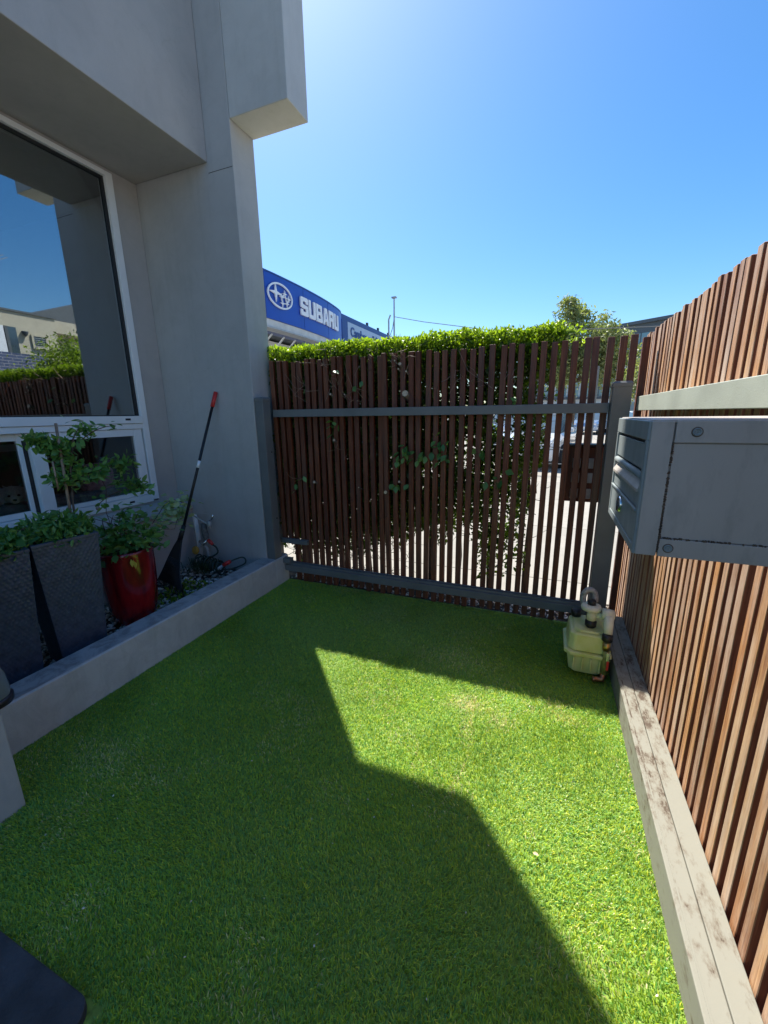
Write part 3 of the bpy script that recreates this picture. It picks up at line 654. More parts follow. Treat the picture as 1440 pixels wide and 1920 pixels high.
# ================================================================== HEDGE
def in_hedge_bottom(xv):       # ragged lower edge, height above ground for each x
    return np.interp(xv, [-2.4, -1.9, -1.6, -1.25, -0.9, -0.5, -0.28, -0.12, 0.05], [0.24, 0.22, 0.22, 0.36, 0.5, 0.5, 0.38, 0.62, 1.1])
hedge = empty('hedge', (-1.1, 3.3, 0), 'clipped hedge with sunlit lime green top growing behind the slatted gate', 'hedge')
def hedge_cloud():
    rs = nr; n = 105000
    # inner volume
    x_ = rs.uniform(-2.6, 0.07, n); y_ = rs.uniform(3.03, 3.62, n); z_ = rs.uniform(0.15, 2.12, n)
    top = 2.03 + 0.006 * np.sin(x_ * 7) + 0.006 * np.sin(x_ * 23 + y_ * 9)
    side = np.interp(z_, [0.3, 0.9, 1.3, 1.8, 2.1], [-0.16, -0.1, -0.02, 0.02, 0.07]) + 0.03 * np.sin(z_ * 17)
    keep = (z_ < top) & (x_ < side) & (z_ > in_hedge_bottom(x_) + 0.05 * np.sin(x_ * 19) + 0.07 * rs.rand(n))
    # thin it towards the right, where the photo shows daylight through it
    dens = np.interp(x_, [-2.6, -1.5, -0.9, -0.4, 0.1], [1, 1, 0.8, 0.5, 0.6]); dens = np.where(z_ > 1.75, 1, dens)
    dens = np.where(z_ < 0.75, dens * 0.8, dens); dens = np.where(z_ < 0.42, dens * 0.6, dens)
    hole = (np.sin(x_ * 11 + 2) * np.sin(z_ * 9 + x_ * 5) > 0.55) & (x_ > -1.0) & (z_ < 1.7); dens = np.where(hole, dens * 0.12, dens)
    keep &= rs.rand(n) < dens
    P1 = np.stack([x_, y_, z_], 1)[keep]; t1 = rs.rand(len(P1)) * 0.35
    # fresh clipped top
    n = 26000; x_ = rs.uniform(-2.6, 0.04, n); y_ = rs.uniform(3.02, 3.64, n)
    top = 2.055 + 0.008 * np.sin(x_ * 7) + 0.008 * np.sin(x_ * 23 + y_ * 9)
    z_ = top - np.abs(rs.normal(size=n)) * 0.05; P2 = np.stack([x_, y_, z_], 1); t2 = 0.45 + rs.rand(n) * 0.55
    # stray shoot at the free end
    n = 110; P3 = np.stack([rs.normal(0.09, 0.05, n), rs.normal(3.2, 0.05, n), rs.normal(2.0, 0.04, n)], 1); t3 = 0.5 + rs.rand(n) * 0.5
    Pn = np.concatenate([P1, P2, P3]); tt = np.concatenate([t1, t2, t3])
    dirs = np.zeros_like(Pn); dirs[len(P1):len(P1) + len(P2), 2] = 0.3
    szs = np.where(np.arange(len(Pn)) < len(P1), 0.043, 0.027); o = leaf_cloud('foliage', Pn, szs, 'hedge', hedge, tt, 0.25, 0.55, dirs=dirs + 1e-6); o['kind'] = 'stuff'
    # hanging sprigs at the foot and on the courtyard side
    n = 500; cx_ = rs.choice([-0.35, -0.27, -0.2, -0.42, -1.45, -0.13], n); Ph = np.stack([cx_ + rs.normal(0, 0.03, n), rs.uniform(3.05, 3.3, n), rs.uniform(0.22, 0.6, n)], 1)
    keep = (Ph[:, 2] > 0.33) | (np.abs(Ph[:, 0] + 0.35) < 0.12); o = leaf_cloud('hanging_sprig', Ph[keep], 0.045, 'hedge', hedge, rs.rand(keep.sum()) * 0.5, -0.3, 0.5); o['kind'] = 'stuff'
hedge_cloud()
for k in range(9):
    x_ = -2.3 + k * 0.27 + rnd.uniform(-0.05, 0.05); pts = [(x_ + rnd.gauss(0, 0.012), 3.3 + rnd.gauss(0, 0.03), zz) for zz in (-0.02, 0.3, 0.7, 1.1, 1.5, 1.9)]
    MB().tube(pts, [0.019, 0.016, 0.014, 0.012, 0.009, 0.005], 7).build('trunk', 'bark', hedge, smooth=True)
tw = MB()
for k in range(1500):
    x_ = rnd.uniform(-2.5, 0.0) if k % 3 else rnd.uniform(-2.4, -0.9); z_ = rnd.uniform(0.12 if x_ < -1.1 else 0.5, 1.86); y_ = rnd.uniform(3.05, 3.5)
    a = Vector((x_, y_, z_)); dv = Vector((rnd.gauss(0, 1), rnd.gauss(-0.5, 0.8), rnd.gauss(0.7, 0.7))).normalized() * rnd.uniform(0.08, 0.25)
    tw.tube([a, a + dv * 0.5 + Vector((0, 0, -0.01)), a + dv], [0.003, 0.002, 0.001], 4, False)
o = tw.build('twigs', 'twig', hedge); o['kind'] = 'stuff'
# pruned branch stubs poking through the slats
for (x_, z_, L_, r_) in [(-1.618, 1.301, 0.05, 0.011), (-1.826, 0.947, 0.05, 0.012), (-1.174, 0.896, 0.055, 0.014), (-1.047, 1.854, 0.06, 0.012), (-1.0, 1.80, 0.05, 0.007), (-1.09, 1.88, 0.04, 0.006), (-1.06, 1.82, 0.05, 0.006), (-1.006, 1.646, 0.07, 0.024), (-1.408, 0.923, 0.06, 0.005), (-1.06, 0.985, 0.04, 0.009), (-1.633, 1.66, 0.05, 0.009), (-1.51, 1.654, 0.04, 0.006)]:
    tip = Vector((x_, 2.962 - L_ * 0.3, z_)); base = Vector((x_ + rnd.uniform(-0.03, 0.03), 3.12, z_ - 0.05))
    st = MB().tube([base, (base + tip) / 2 + Vector((0, 0, -0.01)), tip], [r_ * 1.25, r_ * 1.1, r_], 9).build('pruned_stub', 'bark', hedge, smooth=True)
    dv = (tip - base).normalized(); MB().tube([tip + dv * 0.0005, tip + dv * 0.003], r_ * 0.97, 9).build('cut_face', 'cut', st)
# sprays of twig and leaf reaching in front of the slats
tw = MB()
for (x_, z_, n_) in [(-1.6, 1.72, 16), (-1.45, 1.66, 12), (-1.9, 1.72, 6), (-1.05, 1.88, 12), (-1.7, 1.9, 9), (-1.3, 1.92, 7), (-0.62, 1.75, 5), (-0.5, 1.7, 5), (-1.55, 1.2, 4), (-2.02, 0.95, 3), (-0.25, 1.75, 4)]:
    for k in range(n_):
        a = Vector((x_ + rnd.gauss(0, 0.05), 3.0, z_ + rnd.gauss(0, 0.03))); b_ = a + Vector((rnd.gauss(0, 0.06), -rnd.uniform(0.04, 0.09), rnd.gauss(0.02, 0.06)))
        tw.tube([a, (a + b_) / 2 + Vector((rnd.gauss(0, 0.012), -0.01, rnd.gauss(0, 0.012))), b_], [0.0022, 0.0018, 0.001], 4, False)
for (p0, p1, p2) in [((-2.05, 2.95, 1.83), (-1.95, 2.93, 1.72), (-1.83, 2.95, 1.69)), ((-0.62, 2.95, 1.92), (-0.55, 2.94, 1.78), (-0.38, 2.95, 1.66)), ((-2.03, 2.95, 1.75), (-1.95, 2.94, 1.66), (-1.86, 2.96, 1.6))]:
    tw.tube([p0, p1, p2], 0.0014, 4, False)
o = tw.build('stray_twigs', 'bamboo', hedge); o['kind'] = 'stuff'
LP = []
def leaf_mesh(name, mat, L, w, cup=0.12):
    mb = MB(); prof = [(0, 0.02), (0.2, 0.6), (0.42, 1.0), (0.68, 0.78), (0.88, 0.3), (1.0, 0.0)]
    vs = []; fs = []
    for i, (a_, q) in enumerate(prof):
        zz = -0.5 * cup * (a_ ** 2) * L; vs += [(a_ * L, -q * w / 2, zz + cup * w * q), (a_ * L, 0, zz), (a_ * L, q * w / 2, zz + cup * w * q)]
    for i in range(len(prof) - 1):
        b0 = i * 3; fs += [(b0, b0 + 3, b0 + 4, b0 + 1), (b0 + 1, b0 + 4, b0 + 5, b0 + 2)]
    me = bpy.data.meshes.new(name); me.from_pydata(vs, [], fs); me.materials.append(M[mat])
    for p in me.polygons: p.use_smooth = True
    return me
big_leaf = leaf_mesh('big_leaf', 'leaf', 0.07, 0.042); plant_leaf = leaf_mesh('plant_leaf', 'leaf', 0.066, 0.036); pale_leaf = leaf_mesh('pale_leaf', 'leaf_pale', 0.05, 0.034)
thin_leaf = leaf_mesh('thin_leaf', 'leaf', 0.066, 0.023)
def put_leaf(me, parent, p, sc=1.0, face=None, droop=0.0, name='leaf'):
    az = rnd.uniform(0, 6.283) if face is None else face + rnd.gauss(0, 0.7)
    return inst(me, name, None, parent, p, (rnd.gauss(0, 0.6), rnd.uniform(-0.5, 0.6) + droop, az), (sc,) * 3)
for (x_, z_, n_) in [(-0.888, 1.208, 8), (-0.765, 1.289, 8), (-1.015, 1.205, 8), (-0.684, 1.20, 7), (-2.0, 0.93, 4), (-1.62, 1.43, 7), (-1.08, 1.17, 4), (-0.45, 1.236, 6), (-1.07, 0.95, 5), (-1.63, 1.80, 1), (-1.38, 1.72, 2), (-0.3, 1.05, 5), (-1.85, 1.72, 1), (-0.22, 1.6, 3)]:
    for k in range(n_):
        put_leaf(big_leaf, hedge, (x_ + rnd.gauss(0, 0.035), 2.955 + rnd.uniform(-0.03, 0.01), z_ + rnd.gauss(0, 0.03)), rnd.uniform(0.75, 1.1), face=-1.57, droop=0.6)

# ================================================================== POTS AND PLANTS
def wicker_pot(name, cx_, cy_, rz, wt, wb, h, label):
    p = empty(name, (cx_, cy_, 0.108), label, 'planter pot', 'tall wicker pots', rz)
    mb = MB(); nu, nv = 72, 120; th = 0.02
    for side in range(4):
        rot = Matrix.Rotation(R(90) * side, 4, 'Z'); b0 = len(mb.v)
        for j in range(nv + 1):
            v_ = j / nv; w_ = wb + (wt - wb) * v_
            for i in range(nu + 1):
                u_ = i / nu
                row = j // 3; pv_ = (0.0, 1.0, 1.0)[j % 3]; bulge = 0.0024 * pv_ * (0.5 + 0.5 * math.sin(u_ * math.pi * 24 + math.pi * (row % 2))) * (0 if i in (0, nu) else 1)
                mb.v.append(tuple(rot @ Vector(((u_ - 0.5) * w_, -w_ / 2 - bulge, v_ * h))))
        for j in range(nv):
            for i in range(nu):
                a_ = b0 + j * (nu + 1) + i; mb.f.append((a_, a_ + 1, a_ + nu + 2, a_ + nu + 1))
    body = mb.build('body', 'wicker', p, smooth=True)
    rim = MB()
    for side in range(4):
        rot = Matrix.Rotation(R(90) * side, 4, 'Z')
        rim.box(-wt / 2 - 0.002, wt / 2 - th + 0.0, -wt / 2 - 0.003, -wt / 2 + th, h - 0.014, h + 0.004, rot)
    rim.build('rim', 'wicker', p, bevel=0.003)
    MB().box(-wt / 2 + 0.02, wt / 2 - 0.02, -wt / 2 + 0.02, wt / 2 - 0.02, h - 0.08, h - 0.045).build('soil', 'soil', p)
    return p
PZ = math.atan2(0.235, 0.175) - R(180) * 0 ; rot_pot = math.atan2(0.8, 0.6)   # local -y looks towards the camera
rot_pot = R(79)
wicker_pot('wicker_pot', -2.548, 1.342, rot_pot, 0.31, 0.22, 0.755, 'tall charcoal wicker pot beside the red glazed pot')
wicker_pot('wicker_pot', -2.572, 1.011, rot_pot, 0.31, 0.22, 0.755, 'tall charcoal wicker pot nearest the left edge, behind the glass jar')
rp = empty('red_pot', (-2.63, 1.78, 0.108), 'glossy deep red glazed round pot in the pebble bed', 'pot')
MB().lathe([(0.0, 0.0), (0.11, 0.0), (0.128, 0.015), (0.149, 0.12), (0.163, 0.26), (0.169, 0.42), (0.168, 0.49), (0.172, 0.515), (0.17, 0.528), (0.163, 0.533), (0.152, 0.526), (0.147, 0.46), (0.0, 0.45)], c=(-2.63, 1.78, 0.108), n=48).build('body', 'ceramic', rp, smooth=True)
MB().lathe([(0.146, 0.0), (0.0, 0.012)], c=(-2.63, 1.78, 0.60), n=24).build('soil', 'soil', rp)

def bezier(a, b_, c_, n=6):
    a, b_, c_ = Vector(a), Vector(b_), Vector(c_); return [a * (1 - t_) ** 2 + b_ * 2 * t_ * (1 - t_) + c_ * t_ ** 2 for t_ in [i / n for i in range(n + 1)]]
def clump(parent, me, c, s, n, sc=(0.7, 1.1), droop=0.1):
    for k in range(n):
        put_leaf(me, parent, (c[0] + rnd.gauss(0, s[0]), c[1] + rnd.gauss(0, s[1]), c[2] + rnd.gauss(0, s[2])), rnd.uniform(*sc), droop=droop)
# low plants in the two wicker pots
pl = empty('pot_plant', (-2.60, 1.045, 0.81), 'low bushy green plant in the wicker pot nearest the left edge', 'plant')
for k in range(7):
    MB().tube(bezier((-2.6, 1.045, 0.8), (-2.6 + rnd.gauss(0, 0.05), 1.04 + rnd.gauss(0, 0.05), 0.9), (-2.56 + rnd.gauss(0, 0.1), 1.04 + rnd.gauss(0, 0.1), 0.95)), 0.0025, 5).build('stem', 'twig', pl)
for k in range(285):
    a = rnd.uniform(0, 6.28); q = rnd.random() ** 0.5 * 0.19; put_leaf(plant_leaf, pl, (-2.585 + q * math.cos(a), 1.045 + q * math.sin(a), 0.86 + rnd.uniform(-0.02, 0.08) - max(0, q - 0.15) * 0.5), rnd.uniform(0.7, 1.1))
def base_foliage(parent, c, rad, n, h):
    a_ = nr.uniform(0, 6.283, n); q_ = np.sqrt(nr.rand(n)) * rad
    P_ = np.stack([c[0] + q_ * np.cos(a_), c[1] + q_ * np.sin(a_), c[2] + nr.rand(n) * h * (1.15 - 0.6 * q_ / rad) - np.maximum(0, q_ - rad * 0.8) * 0.7], 1)
    o = leaf_cloud('small_foliage', P_, 0.042, 'potgreen', parent, None, 0.5, 0.42); o['kind'] = 'stuff'
base_foliage(pl, (-2.58, 1.02, 0.855), 0.2, 1100, 0.12)
pl = empty('pot_plant', (-2.55, 1.40, 0.81), 'staked shrub with leafy tiers rising in front of the window from the wicker pot', 'plant')
st = [(-2.64, 1.52, 0.78), (-2.67, 1.535, 1.1), (-2.70, 1.56, 1.38)]
MB().tube([(-2.655, 1.50, 0.76), (-2.72, 1.56, 1.475)], [0.0085, 0.008], 8).build('stake', 'bamboo', pl, smooth=True)
MB().tube([(-2.66, 1.52, 0.78), (-2.68, 1.545, 1.0), (-2.70, 1.58, 1.2), (-2.72, 1.64, 1.38), (-2.74, 1.70, 1.45)], [0.0065, 0.006, 0.005, 0.004, 0.002], 7).build('stem', 'bark', pl, smooth=True)
MB().tube([(-2.66, 1.47, 1.1), (-2.68, 1.48, 1.26)], 0.005, 7).build('stake', 'bamboo', pl, smooth=True)
for p0, p1, p2 in [((-2.7, 1.56, 1.28), (-2.72, 1.5, 1.35), (-2.75, 1.44, 1.40)), ((-2.69, 1.56, 1.12), (-2.73, 1.7, 1.18), (-2.75, 2.0, 1.2)), ((-2.69, 1.55, 1.12), (-2.68, 1.5, 1.12), (-2.68, 1.46, 1.15)), ((-2.70, 1.6, 1.3), (-2.72, 1.75, 1.45), (-2.75, 1.93, 1.45)), ((-2.7, 1.7, 0.95), (-2.73, 1.85, 1.04), (-2.75, 2.08, 1.0))]:
    MB().tube(bezier(p0, p1, p2), [0.003] * 6 + [0.001], 6).build('branch', 'twig', pl, smooth=True)
clump(pl, plant_leaf, (-2.75, 1.46, 1.385), (0.025, 0.025, 0.018), 16); clump(pl, plant_leaf, (-2.73, 1.53, 1.33), (0.03, 0.04, 0.025), 34); clump(pl, plant_leaf, (-2.72, 1.555, 1.29), (0.02, 0.02, 0.03), 8, droop=0.7)
clump(pl, thin_leaf, (-2.75, 1.73, 1.42), (0.02, 0.035, 0.03), 16); clump(pl, thin_leaf, (-2.75, 1.85, 1.455), (0.02, 0.06, 0.02), 14); clump(pl, thin_leaf, (-2.74, 1.65, 1.50), (0.02, 0.025, 0.03), 4)
clump(pl, plant_leaf, (-2.72, 1.6, 1.25), (0.03, 0.03, 0.05), 12)
clump(pl, plant_leaf, (-2.7, 1.52, 1.14), (0.03, 0.04, 0.02), 20); clump(pl, plant_leaf, (-2.73, 1.72, 1.15), (0.03, 0.06, 0.022), 30); clump(pl, plant_leaf, (-2.75, 1.93, 1.19), (0.02, 0.06, 0.022), 26)
clump(pl, plant_leaf, (-2.75, 1.93, 1.05), (0.02, 0.04, 0.03), 14); clump(pl, plant_leaf, (-2.75, 2.05, 1.0), (0.02, 0.06, 0.018), 18)
for k in range(85):
    a = rnd.uniform(0, 6.28); q = rnd.random() ** 0.5 * 0.17; put_leaf(thin_leaf, pl, (-2.56 + q * math.cos(a), 1.40 + q * math.sin(a), 0.87 + rnd.uniform(-0.02, 0.1)), rnd.uniform(0.8, 1.2))
base_foliage(pl, (-2.56, 1.36, 0.855), 0.19, 700, 0.13)
tier = [(-2.75, 1.46, 1.385, 0.03, 60), (-2.73, 1.54, 1.33, 0.04, 110), (-2.7, 1.53, 1.14, 0.04, 70), (-2.72, 1.6, 1.24, 0.03, 40), (-2.73, 1.72, 1.15, 0.045, 90), (-2.75, 1.93, 1.19, 0.04, 80), (-2.75, 1.95, 1.05, 0.03, 30), (-2.75, 2.03, 1.01, 0.04, 45), (-2.75, 1.74, 1.42, 0.03, 35)]
Pt = np.concatenate([np.stack([nr.normal(a_, s_ * 0.6, n_), nr.normal(b_, s_ * 1.2, n_), nr.normal(c_, s_ * 0.55, n_)], 1) for a_, b_, c_, s_, n_ in tier])
o = leaf_cloud('small_foliage', Pt, 0.05, 'potgreen', pl, None, 0.2, 0.45); o['kind'] = 'stuff'
pl = empty('pot_plant', (-2.63, 1.78, 0.61), 'dense leafy rose bush growing in the red glazed pot', 'plant')
for k in range(7):
    MB().tube(bezier((-2.63 + rnd.gauss(0, 0.02), 1.78 + rnd.gauss(0, 0.02), 0.6), (-2.63 + rnd.gauss(0, 0.05), 1.78 + rnd.gauss(0, 0.06), 0.75), (-2.62 + rnd.gauss(0, 0.07), 1.8 + rnd.gauss(0, 0.1), 0.88)), [0.003] * 6 + [0.0015], 6).build('stem', 'twig', pl, smooth=True)
MB().tube([(-2.62, 1.73, 0.7), (-2.66, 1.72, 0.9), (-2.68, 1.76, 1.05), (-2.70, 1.74, 1.16)], 0.002, 5).build('stem', 'twig', pl, smooth=True)
clump(pl, plant_leaf, (-2.62, 1.80, 0.76), (0.06, 0.10, 0.055), 120, (0.8, 1.2)); clump(pl, plant_leaf, (-2.56, 1.86, 0.68), (0.05, 0.09, 0.03), 70, (0.8, 1.2)); clump(pl, plant_leaf, (-2.58, 1.70, 0.66), (0.05, 0.05, 0.04), 50, (0.8, 1.2))
clump(pl, plant_leaf, (-2.62, 1.83, 0.88), (0.03, 0.05, 0.03), 24); clump(pl, plant_leaf, (-2.6, 1.66, 0.98), (0.02, 0.03, 0.02), 7)
yl = leaf_mesh('yellow_leaf_mesh', 'leaf_yellow', 0.07, 0.026)
for (p, s_) in [((-2.475, 1.72, 0.60), 1.0), ((-2.47, 1.70, 0.605), 0.8), ((-2.475, 1.76, 0.605), 1.2), ((-2.47, 1.77, 0.6), 0.9)]:
    o = inst(yl, 'leaf', None, pl, p, (0.2, R(82), rnd.uniform(-0.3, 0.3)), (s_,) * 3); o['label'] = 'yellowed leaf hanging over the pot rim'
base_foliage(pl, (-2.61, 1.79, 0.64), 0.19, 260, 0.2)
rb = MB(); rb.lathe([(0, 0), (0.010, 0.003), (0.013, 0.012), (0.009, 0.024), (0, 0.026)], c=(-2.64, 1.66, 0.93), n=10)
o = rb.build('rosebud', plain('faded_rose', (0.4, 0.25, 0.2), 0.7), pl, smooth=True)
# trailing pale vine over the rake
vn = empty('trailing_vine', (-2.8, 2.4, 0.7), 'pale green trailing vine draped from the window sill over the rake', 'plant')
vp = [(-2.62, 2.0, 0.75), (-2.68, 2.12, 0.80), (-2.78, 2.26, 0.83), (-2.88, 2.42, 0.83), (-2.93, 2.55, 0.78), (-2.90, 2.62, 0.74)]
MB().tube(smp(vp), 0.0025, 6).build('stem', 'twig', vn, smooth=True)
MB().tube([(-2.66, 2.1, 0.68), (-2.76, 2.3, 0.62), (-2.85, 2.42, 0.68)], 0.0015, 5).build('stem', 'twig', vn, smooth=True)
for c_, s_, n_ in [((-2.66, 2.1, 0.76), 0.03, 26), ((-2.76, 2.25, 0.79), 0.035, 30), ((-2.84, 2.38, 0.78), 0.045, 70), ((-2.84, 2.42, 0.71), 0.045, 60), ((-2.86, 2.55, 0.80), 0.035, 20)]:
    clump(vn, pale_leaf, c_, (s_,) * 3, n_, (0.8, 1.3))

# glass jar on the planter wall
jr = empty('glass_jar', (-2.25, 0.80, 0.25), 'frosted glass jar with dark base standing on the planter wall', 'jar')
MB().lathe([(0.0, 0), (0.078, 0), (0.08, 0.028), (0.072, 0.033), (0, 0.033)], c=(-2.25, 0.80, 0.2505), n=32).build('base', plain('dark_jar_base', (0.05, 0.04, 0.045), 0.3), jr, smooth=True)
mj, tj, bj = newmat('frosted_glass'); bj.inputs['Base Color'].default_value = (0.5, 0.56, 0.56, 1); bj.inputs['Roughness'].default_value = 0.25; bj.inputs['Transmission Weight'].default_value = 0.55
MB().lathe([(0.07, 0.034), (0.072, 0.06), (0.066, 0.13), (0.045, 0.2), (0.03, 0.235), (0.03, 0.25), (0.027, 0.25), (0.027, 0.233), (0.042, 0.2), (0.062, 0.13), (0.068, 0.06), (0.066, 0.036)], c=(-2.25, 0.80, 0.2505), n=32).build('glass', mj, jr, smooth=True)

# ================================================================== RAKE
rk = empty('leaf_rake', (-2.72, 2.2, 0.17), 'black leaf rake with red grip leaning against the grey wall', 'rake')
T0, T1 = Vector((-2.635, 2.778, 1.70)), Vector((-2.70, 2.32, 0.60))
ax = (T1 - T0).normalized()
MB().tube([T0, T0 + ax * 0.13], 0.0165, 14).build('grip', 'red_grip', rk, smooth=True)
MB().tube([T0 + ax * 0.13, T1], 0.0115, 12).build('handle', 'black', rk, smooth=True)
MB().tube([T0 + ax * 0.60, T0 + ax * 0.66], 0.0122, 12).build('sticker', 'signwhite', rk, smooth=True)
Lf, Rt = Vector((-2.99, 2.23, 0.125)), Vector((-2.50, 2.10, 0.125)); F0 = Vector((-2.705, 2.29, 0.54))
MB().tube([T1 - ax * 0.05, F0], [0.017, 0.02], 12).build('ferrule', 'black', rk, smooth=True)
hd = MB(); rows = 9; cols = 22
def fan(u_, v_):
    e = Lf.lerp(Rt, u_); s0 = F0 + (Rt - Lf).normalized() * (u_ - 0.5) * 0.05
    v2 = v_; p = s0.lerp(e, v2); wd = 1 - 0.22 * math.sin(v_ * math.pi)   # concave shoulders
    mid_ = F0.lerp(Lf.lerp(Rt, 0.5), v2); p = mid_ + (p - mid_) * wd
    return p + Vector((0.1, -0.3, 0.1)) * 0.12 * math.sin(v_ * math.pi * 0.9)
b0 = 0
for s_ in (0, 0.004):
    for j in range(rows):
        for i in range(cols): hd.v.append(tuple(fan(i / (cols - 1), j / (rows - 1) * 0.84) + Vector((0.2, -0.9, 0.3)) * -s_))
for s_ in (0, 1):
    q = s_ * rows * cols
    for j in range(rows - 1):
        for i in range(cols - 1):
            a_ = q + j * cols + i; hd.f.append((a_, a_ + 1, a_ + cols + 1, a_ + cols))
hd.build('fan', 'black', rk, smooth=True)
for i in range(cols):
    u_ = i / (cols - 1); pts = [fan(u_, v_) for v_ in (0.35, 0.5, 0.7, 0.8, 0.9, 0.97)] + [fan(u_, 1.0) + Vector((0.0, 0.03, -0.01))]
    MB().tube(pts, 0.0035, 5).build('tine', 'black', rk, smooth=True)
for u_ in (0.0, 1.0): MB().tube([fan(u_, v_ / 8) for v_ in range(8)], 0.006, 6).build('edge_rib', 'black', rk, smooth=True)

# ================================================================== TAP, PIPES, HOSE
tp = empty('garden_tap', (-2.85, 2.75, 0.15), 'weathered garden tap and pipework on the grey wall behind the rake', 'tap')
MB().tube([(-2.99, 2.74, 0.17), (-3.0, 2.74, 0.5), (-3.0, 2.73, 0.62)], 0.02, 12).build('white_pipe', 'signwhite', tp, smooth=True)
MB().tube([(-3.0, 2.70, 0.63), (-2.9, 2.70, 0.585), (-2.80, 2.70, 0.545)], 0.0075, 10).build('arm', 'pvc', tp, smooth=True)
MB().tube([(-2.8, 2.70, 0.52), (-2.795, 2.70, 0.585)], 0.017, 12).build('fitting', 'pvc', tp, smooth=True)
MB().tube([(-2.795, 2.70, 0.58), (-2.75, 2.69, 0.61), (-2.735, 2.69, 0.65)], [0.009, 0.007, 0.012], 10).build('spout', 'chrome', tp, smooth=True)
MB().tube([(-2.98, 2.71, 0.64), (-2.86, 2.70, 0.65), (-2.745, 2.70, 0.645)], 0.002, 6).build('wire', 'pvc', tp)
MB().tube([(-2.87, 2.7, 0.55), (-2.87, 2.7, 0.50), (-2.86, 2.7, 0.44), (-2.85, 2.7, 0.40)], [0.026, 0.028, 0.03, 0.02], 12).build('timer', plain('grimy_grey', (0.12, 0.13, 0.13), 0.6, 0, 0.4, 50), tp, smooth=True)
MB().tube([(-2.93, 2.69, 0.38), (-2.88, 2.68, 0.36), (-2.84, 2.69, 0.40)], [0.014, 0.017, 0.012], 10).build('valve', 'chrome', tp, smooth=True)
MB().lathe([(0.0, 0.0), (0.036, 0.0), (0.04, 0.006), (0.038, 0.014), (0.02, 0.018), (0, 0.018)], n=28, mat=Matrix.Translation((-2.955, 2.66, 0.30)) @ Matrix.Rotation(R(80), 4, 'X')).build('valve_disc', 'ochre', tp, smooth=True)
MB().tube(smp([(-2.93, 2.70, 0.33), (-2.885, 2.70, 0.335), (-2.86, 2.70, 0.30), (-2.855, 2.70, 0.2)]), 0.013, 10).build('elbow_pipe', 'pvc', tp, smooth=True)
MB().tube([(-2.84, 2.69, 0.41), (-2.82, 2.69, 0.400)], [0.014, 0.016], 12).build('collar', 'chrome', tp, smooth=True)
hs = empty('garden_hose', (-2.6, 2.6, 0.17), 'coiled dark green hose with red connectors in the corner of the pebble bed', 'hose')
MB().tube([(-2.825, 2.69, 0.402), (-2.80, 2.685, 0.39), (-2.765, 2.68, 0.368)], [0.017, 0.018, 0.012], 12).build('connector', 'red_grip', hs, smooth=True)
MB().tube(smp([(-2.765, 2.68, 0.368), (-2.715, 2.67, 0.345), (-2.70, 2.66, 0.305), (-2.76, 2.65, 0.265), (-2.83, 2.64, 0.235), (-2.82, 2.62, 0.19)]), 0.0075, 10).build('hose_lead', 'hose', hs, smooth=True)
pts = []
for k in range(260):
    a = k / 260 * 2 * math.pi * 13; u_ = k / 260
    pts.append((-2.92 + 0.36 * u_ + 0.018 * math.sin(a * 0.37 + 1), 2.62 - 0.06 * u_ + (0.05 + 0.014 * math.sin(a * 0.21)) * math.cos(a), 0.215 + (0.052 + 0.016 * math.sin(a * 0.31 + 2)) * math.sin(a)))
MB().tube(pts, 0.0065, 7).build('coil', 'hose', hs, smooth=True)
MB().tube(smp([(-2.56, 2.56, 0.2), (-2.50, 2.60, 0.20), (-2.41, 2.66, 0.235), (-2.40, 2.67, 0.275), (-2.43, 2.66, 0.295), (-2.49, 2.62, 0.275), (-2.51, 2.60, 0.262)]), 0.0065, 10).build('hose_end', 'hose', hs, smooth=True)
MB().tube([(-2.505, 2.605, 0.268), (-2.53, 2.585, 0.255), (-2.56, 2.565, 0.235)], [0.015, 0.019, 0.015], 12).build('connector', 'red_grip', hs, smooth=True)
MB().tube([(-2.56, 2.565, 0.235), (-2.62, 2.52, 0.195), (-2.645, 2.50, 0.178)], [0.014, 0.009, 0.006], 12).build('nozzle', 'pvc', hs, smooth=True)
# strappy tuft
tf = empty('strappy_plant', (-2.8, 2.62, 0.15), 'small dark strappy grass tuft under the garden tap', 'plant')
mb = MB()
for k in range(170):
    a = rnd.uniform(0, 6.28); L_ = rnd.uniform(0.06, 0.13); c0 = Vector((-2.8 + rnd.gauss(0, 0.08), 2.58 + rnd.gauss(0, 0.04), 0.15)); dv = Vector((math.cos(a), math.sin(a), 0))
    s_ = Vector((-math.sin(a), math.cos(a), 0)) * 0.003; p1 = c0 + dv * L_ * 0.3 + Vector((0, 0, L_ * 0.8)); p2 = c0 + dv * L_ * 0.9 + Vector((0, 0, L_ * 0.7))
    mb.add([c0 - s_, c0 + s_, p1 + s_, p1 - s_, p2], [(0, 1, 2, 3), (3, 2, 4)])
o = mb.build('blades', plain('dark_strap_leaf', (0.03, 0.06, 0.02), 0.4, 0, 0.5, 50), tf); o['kind'] = 'stuff'

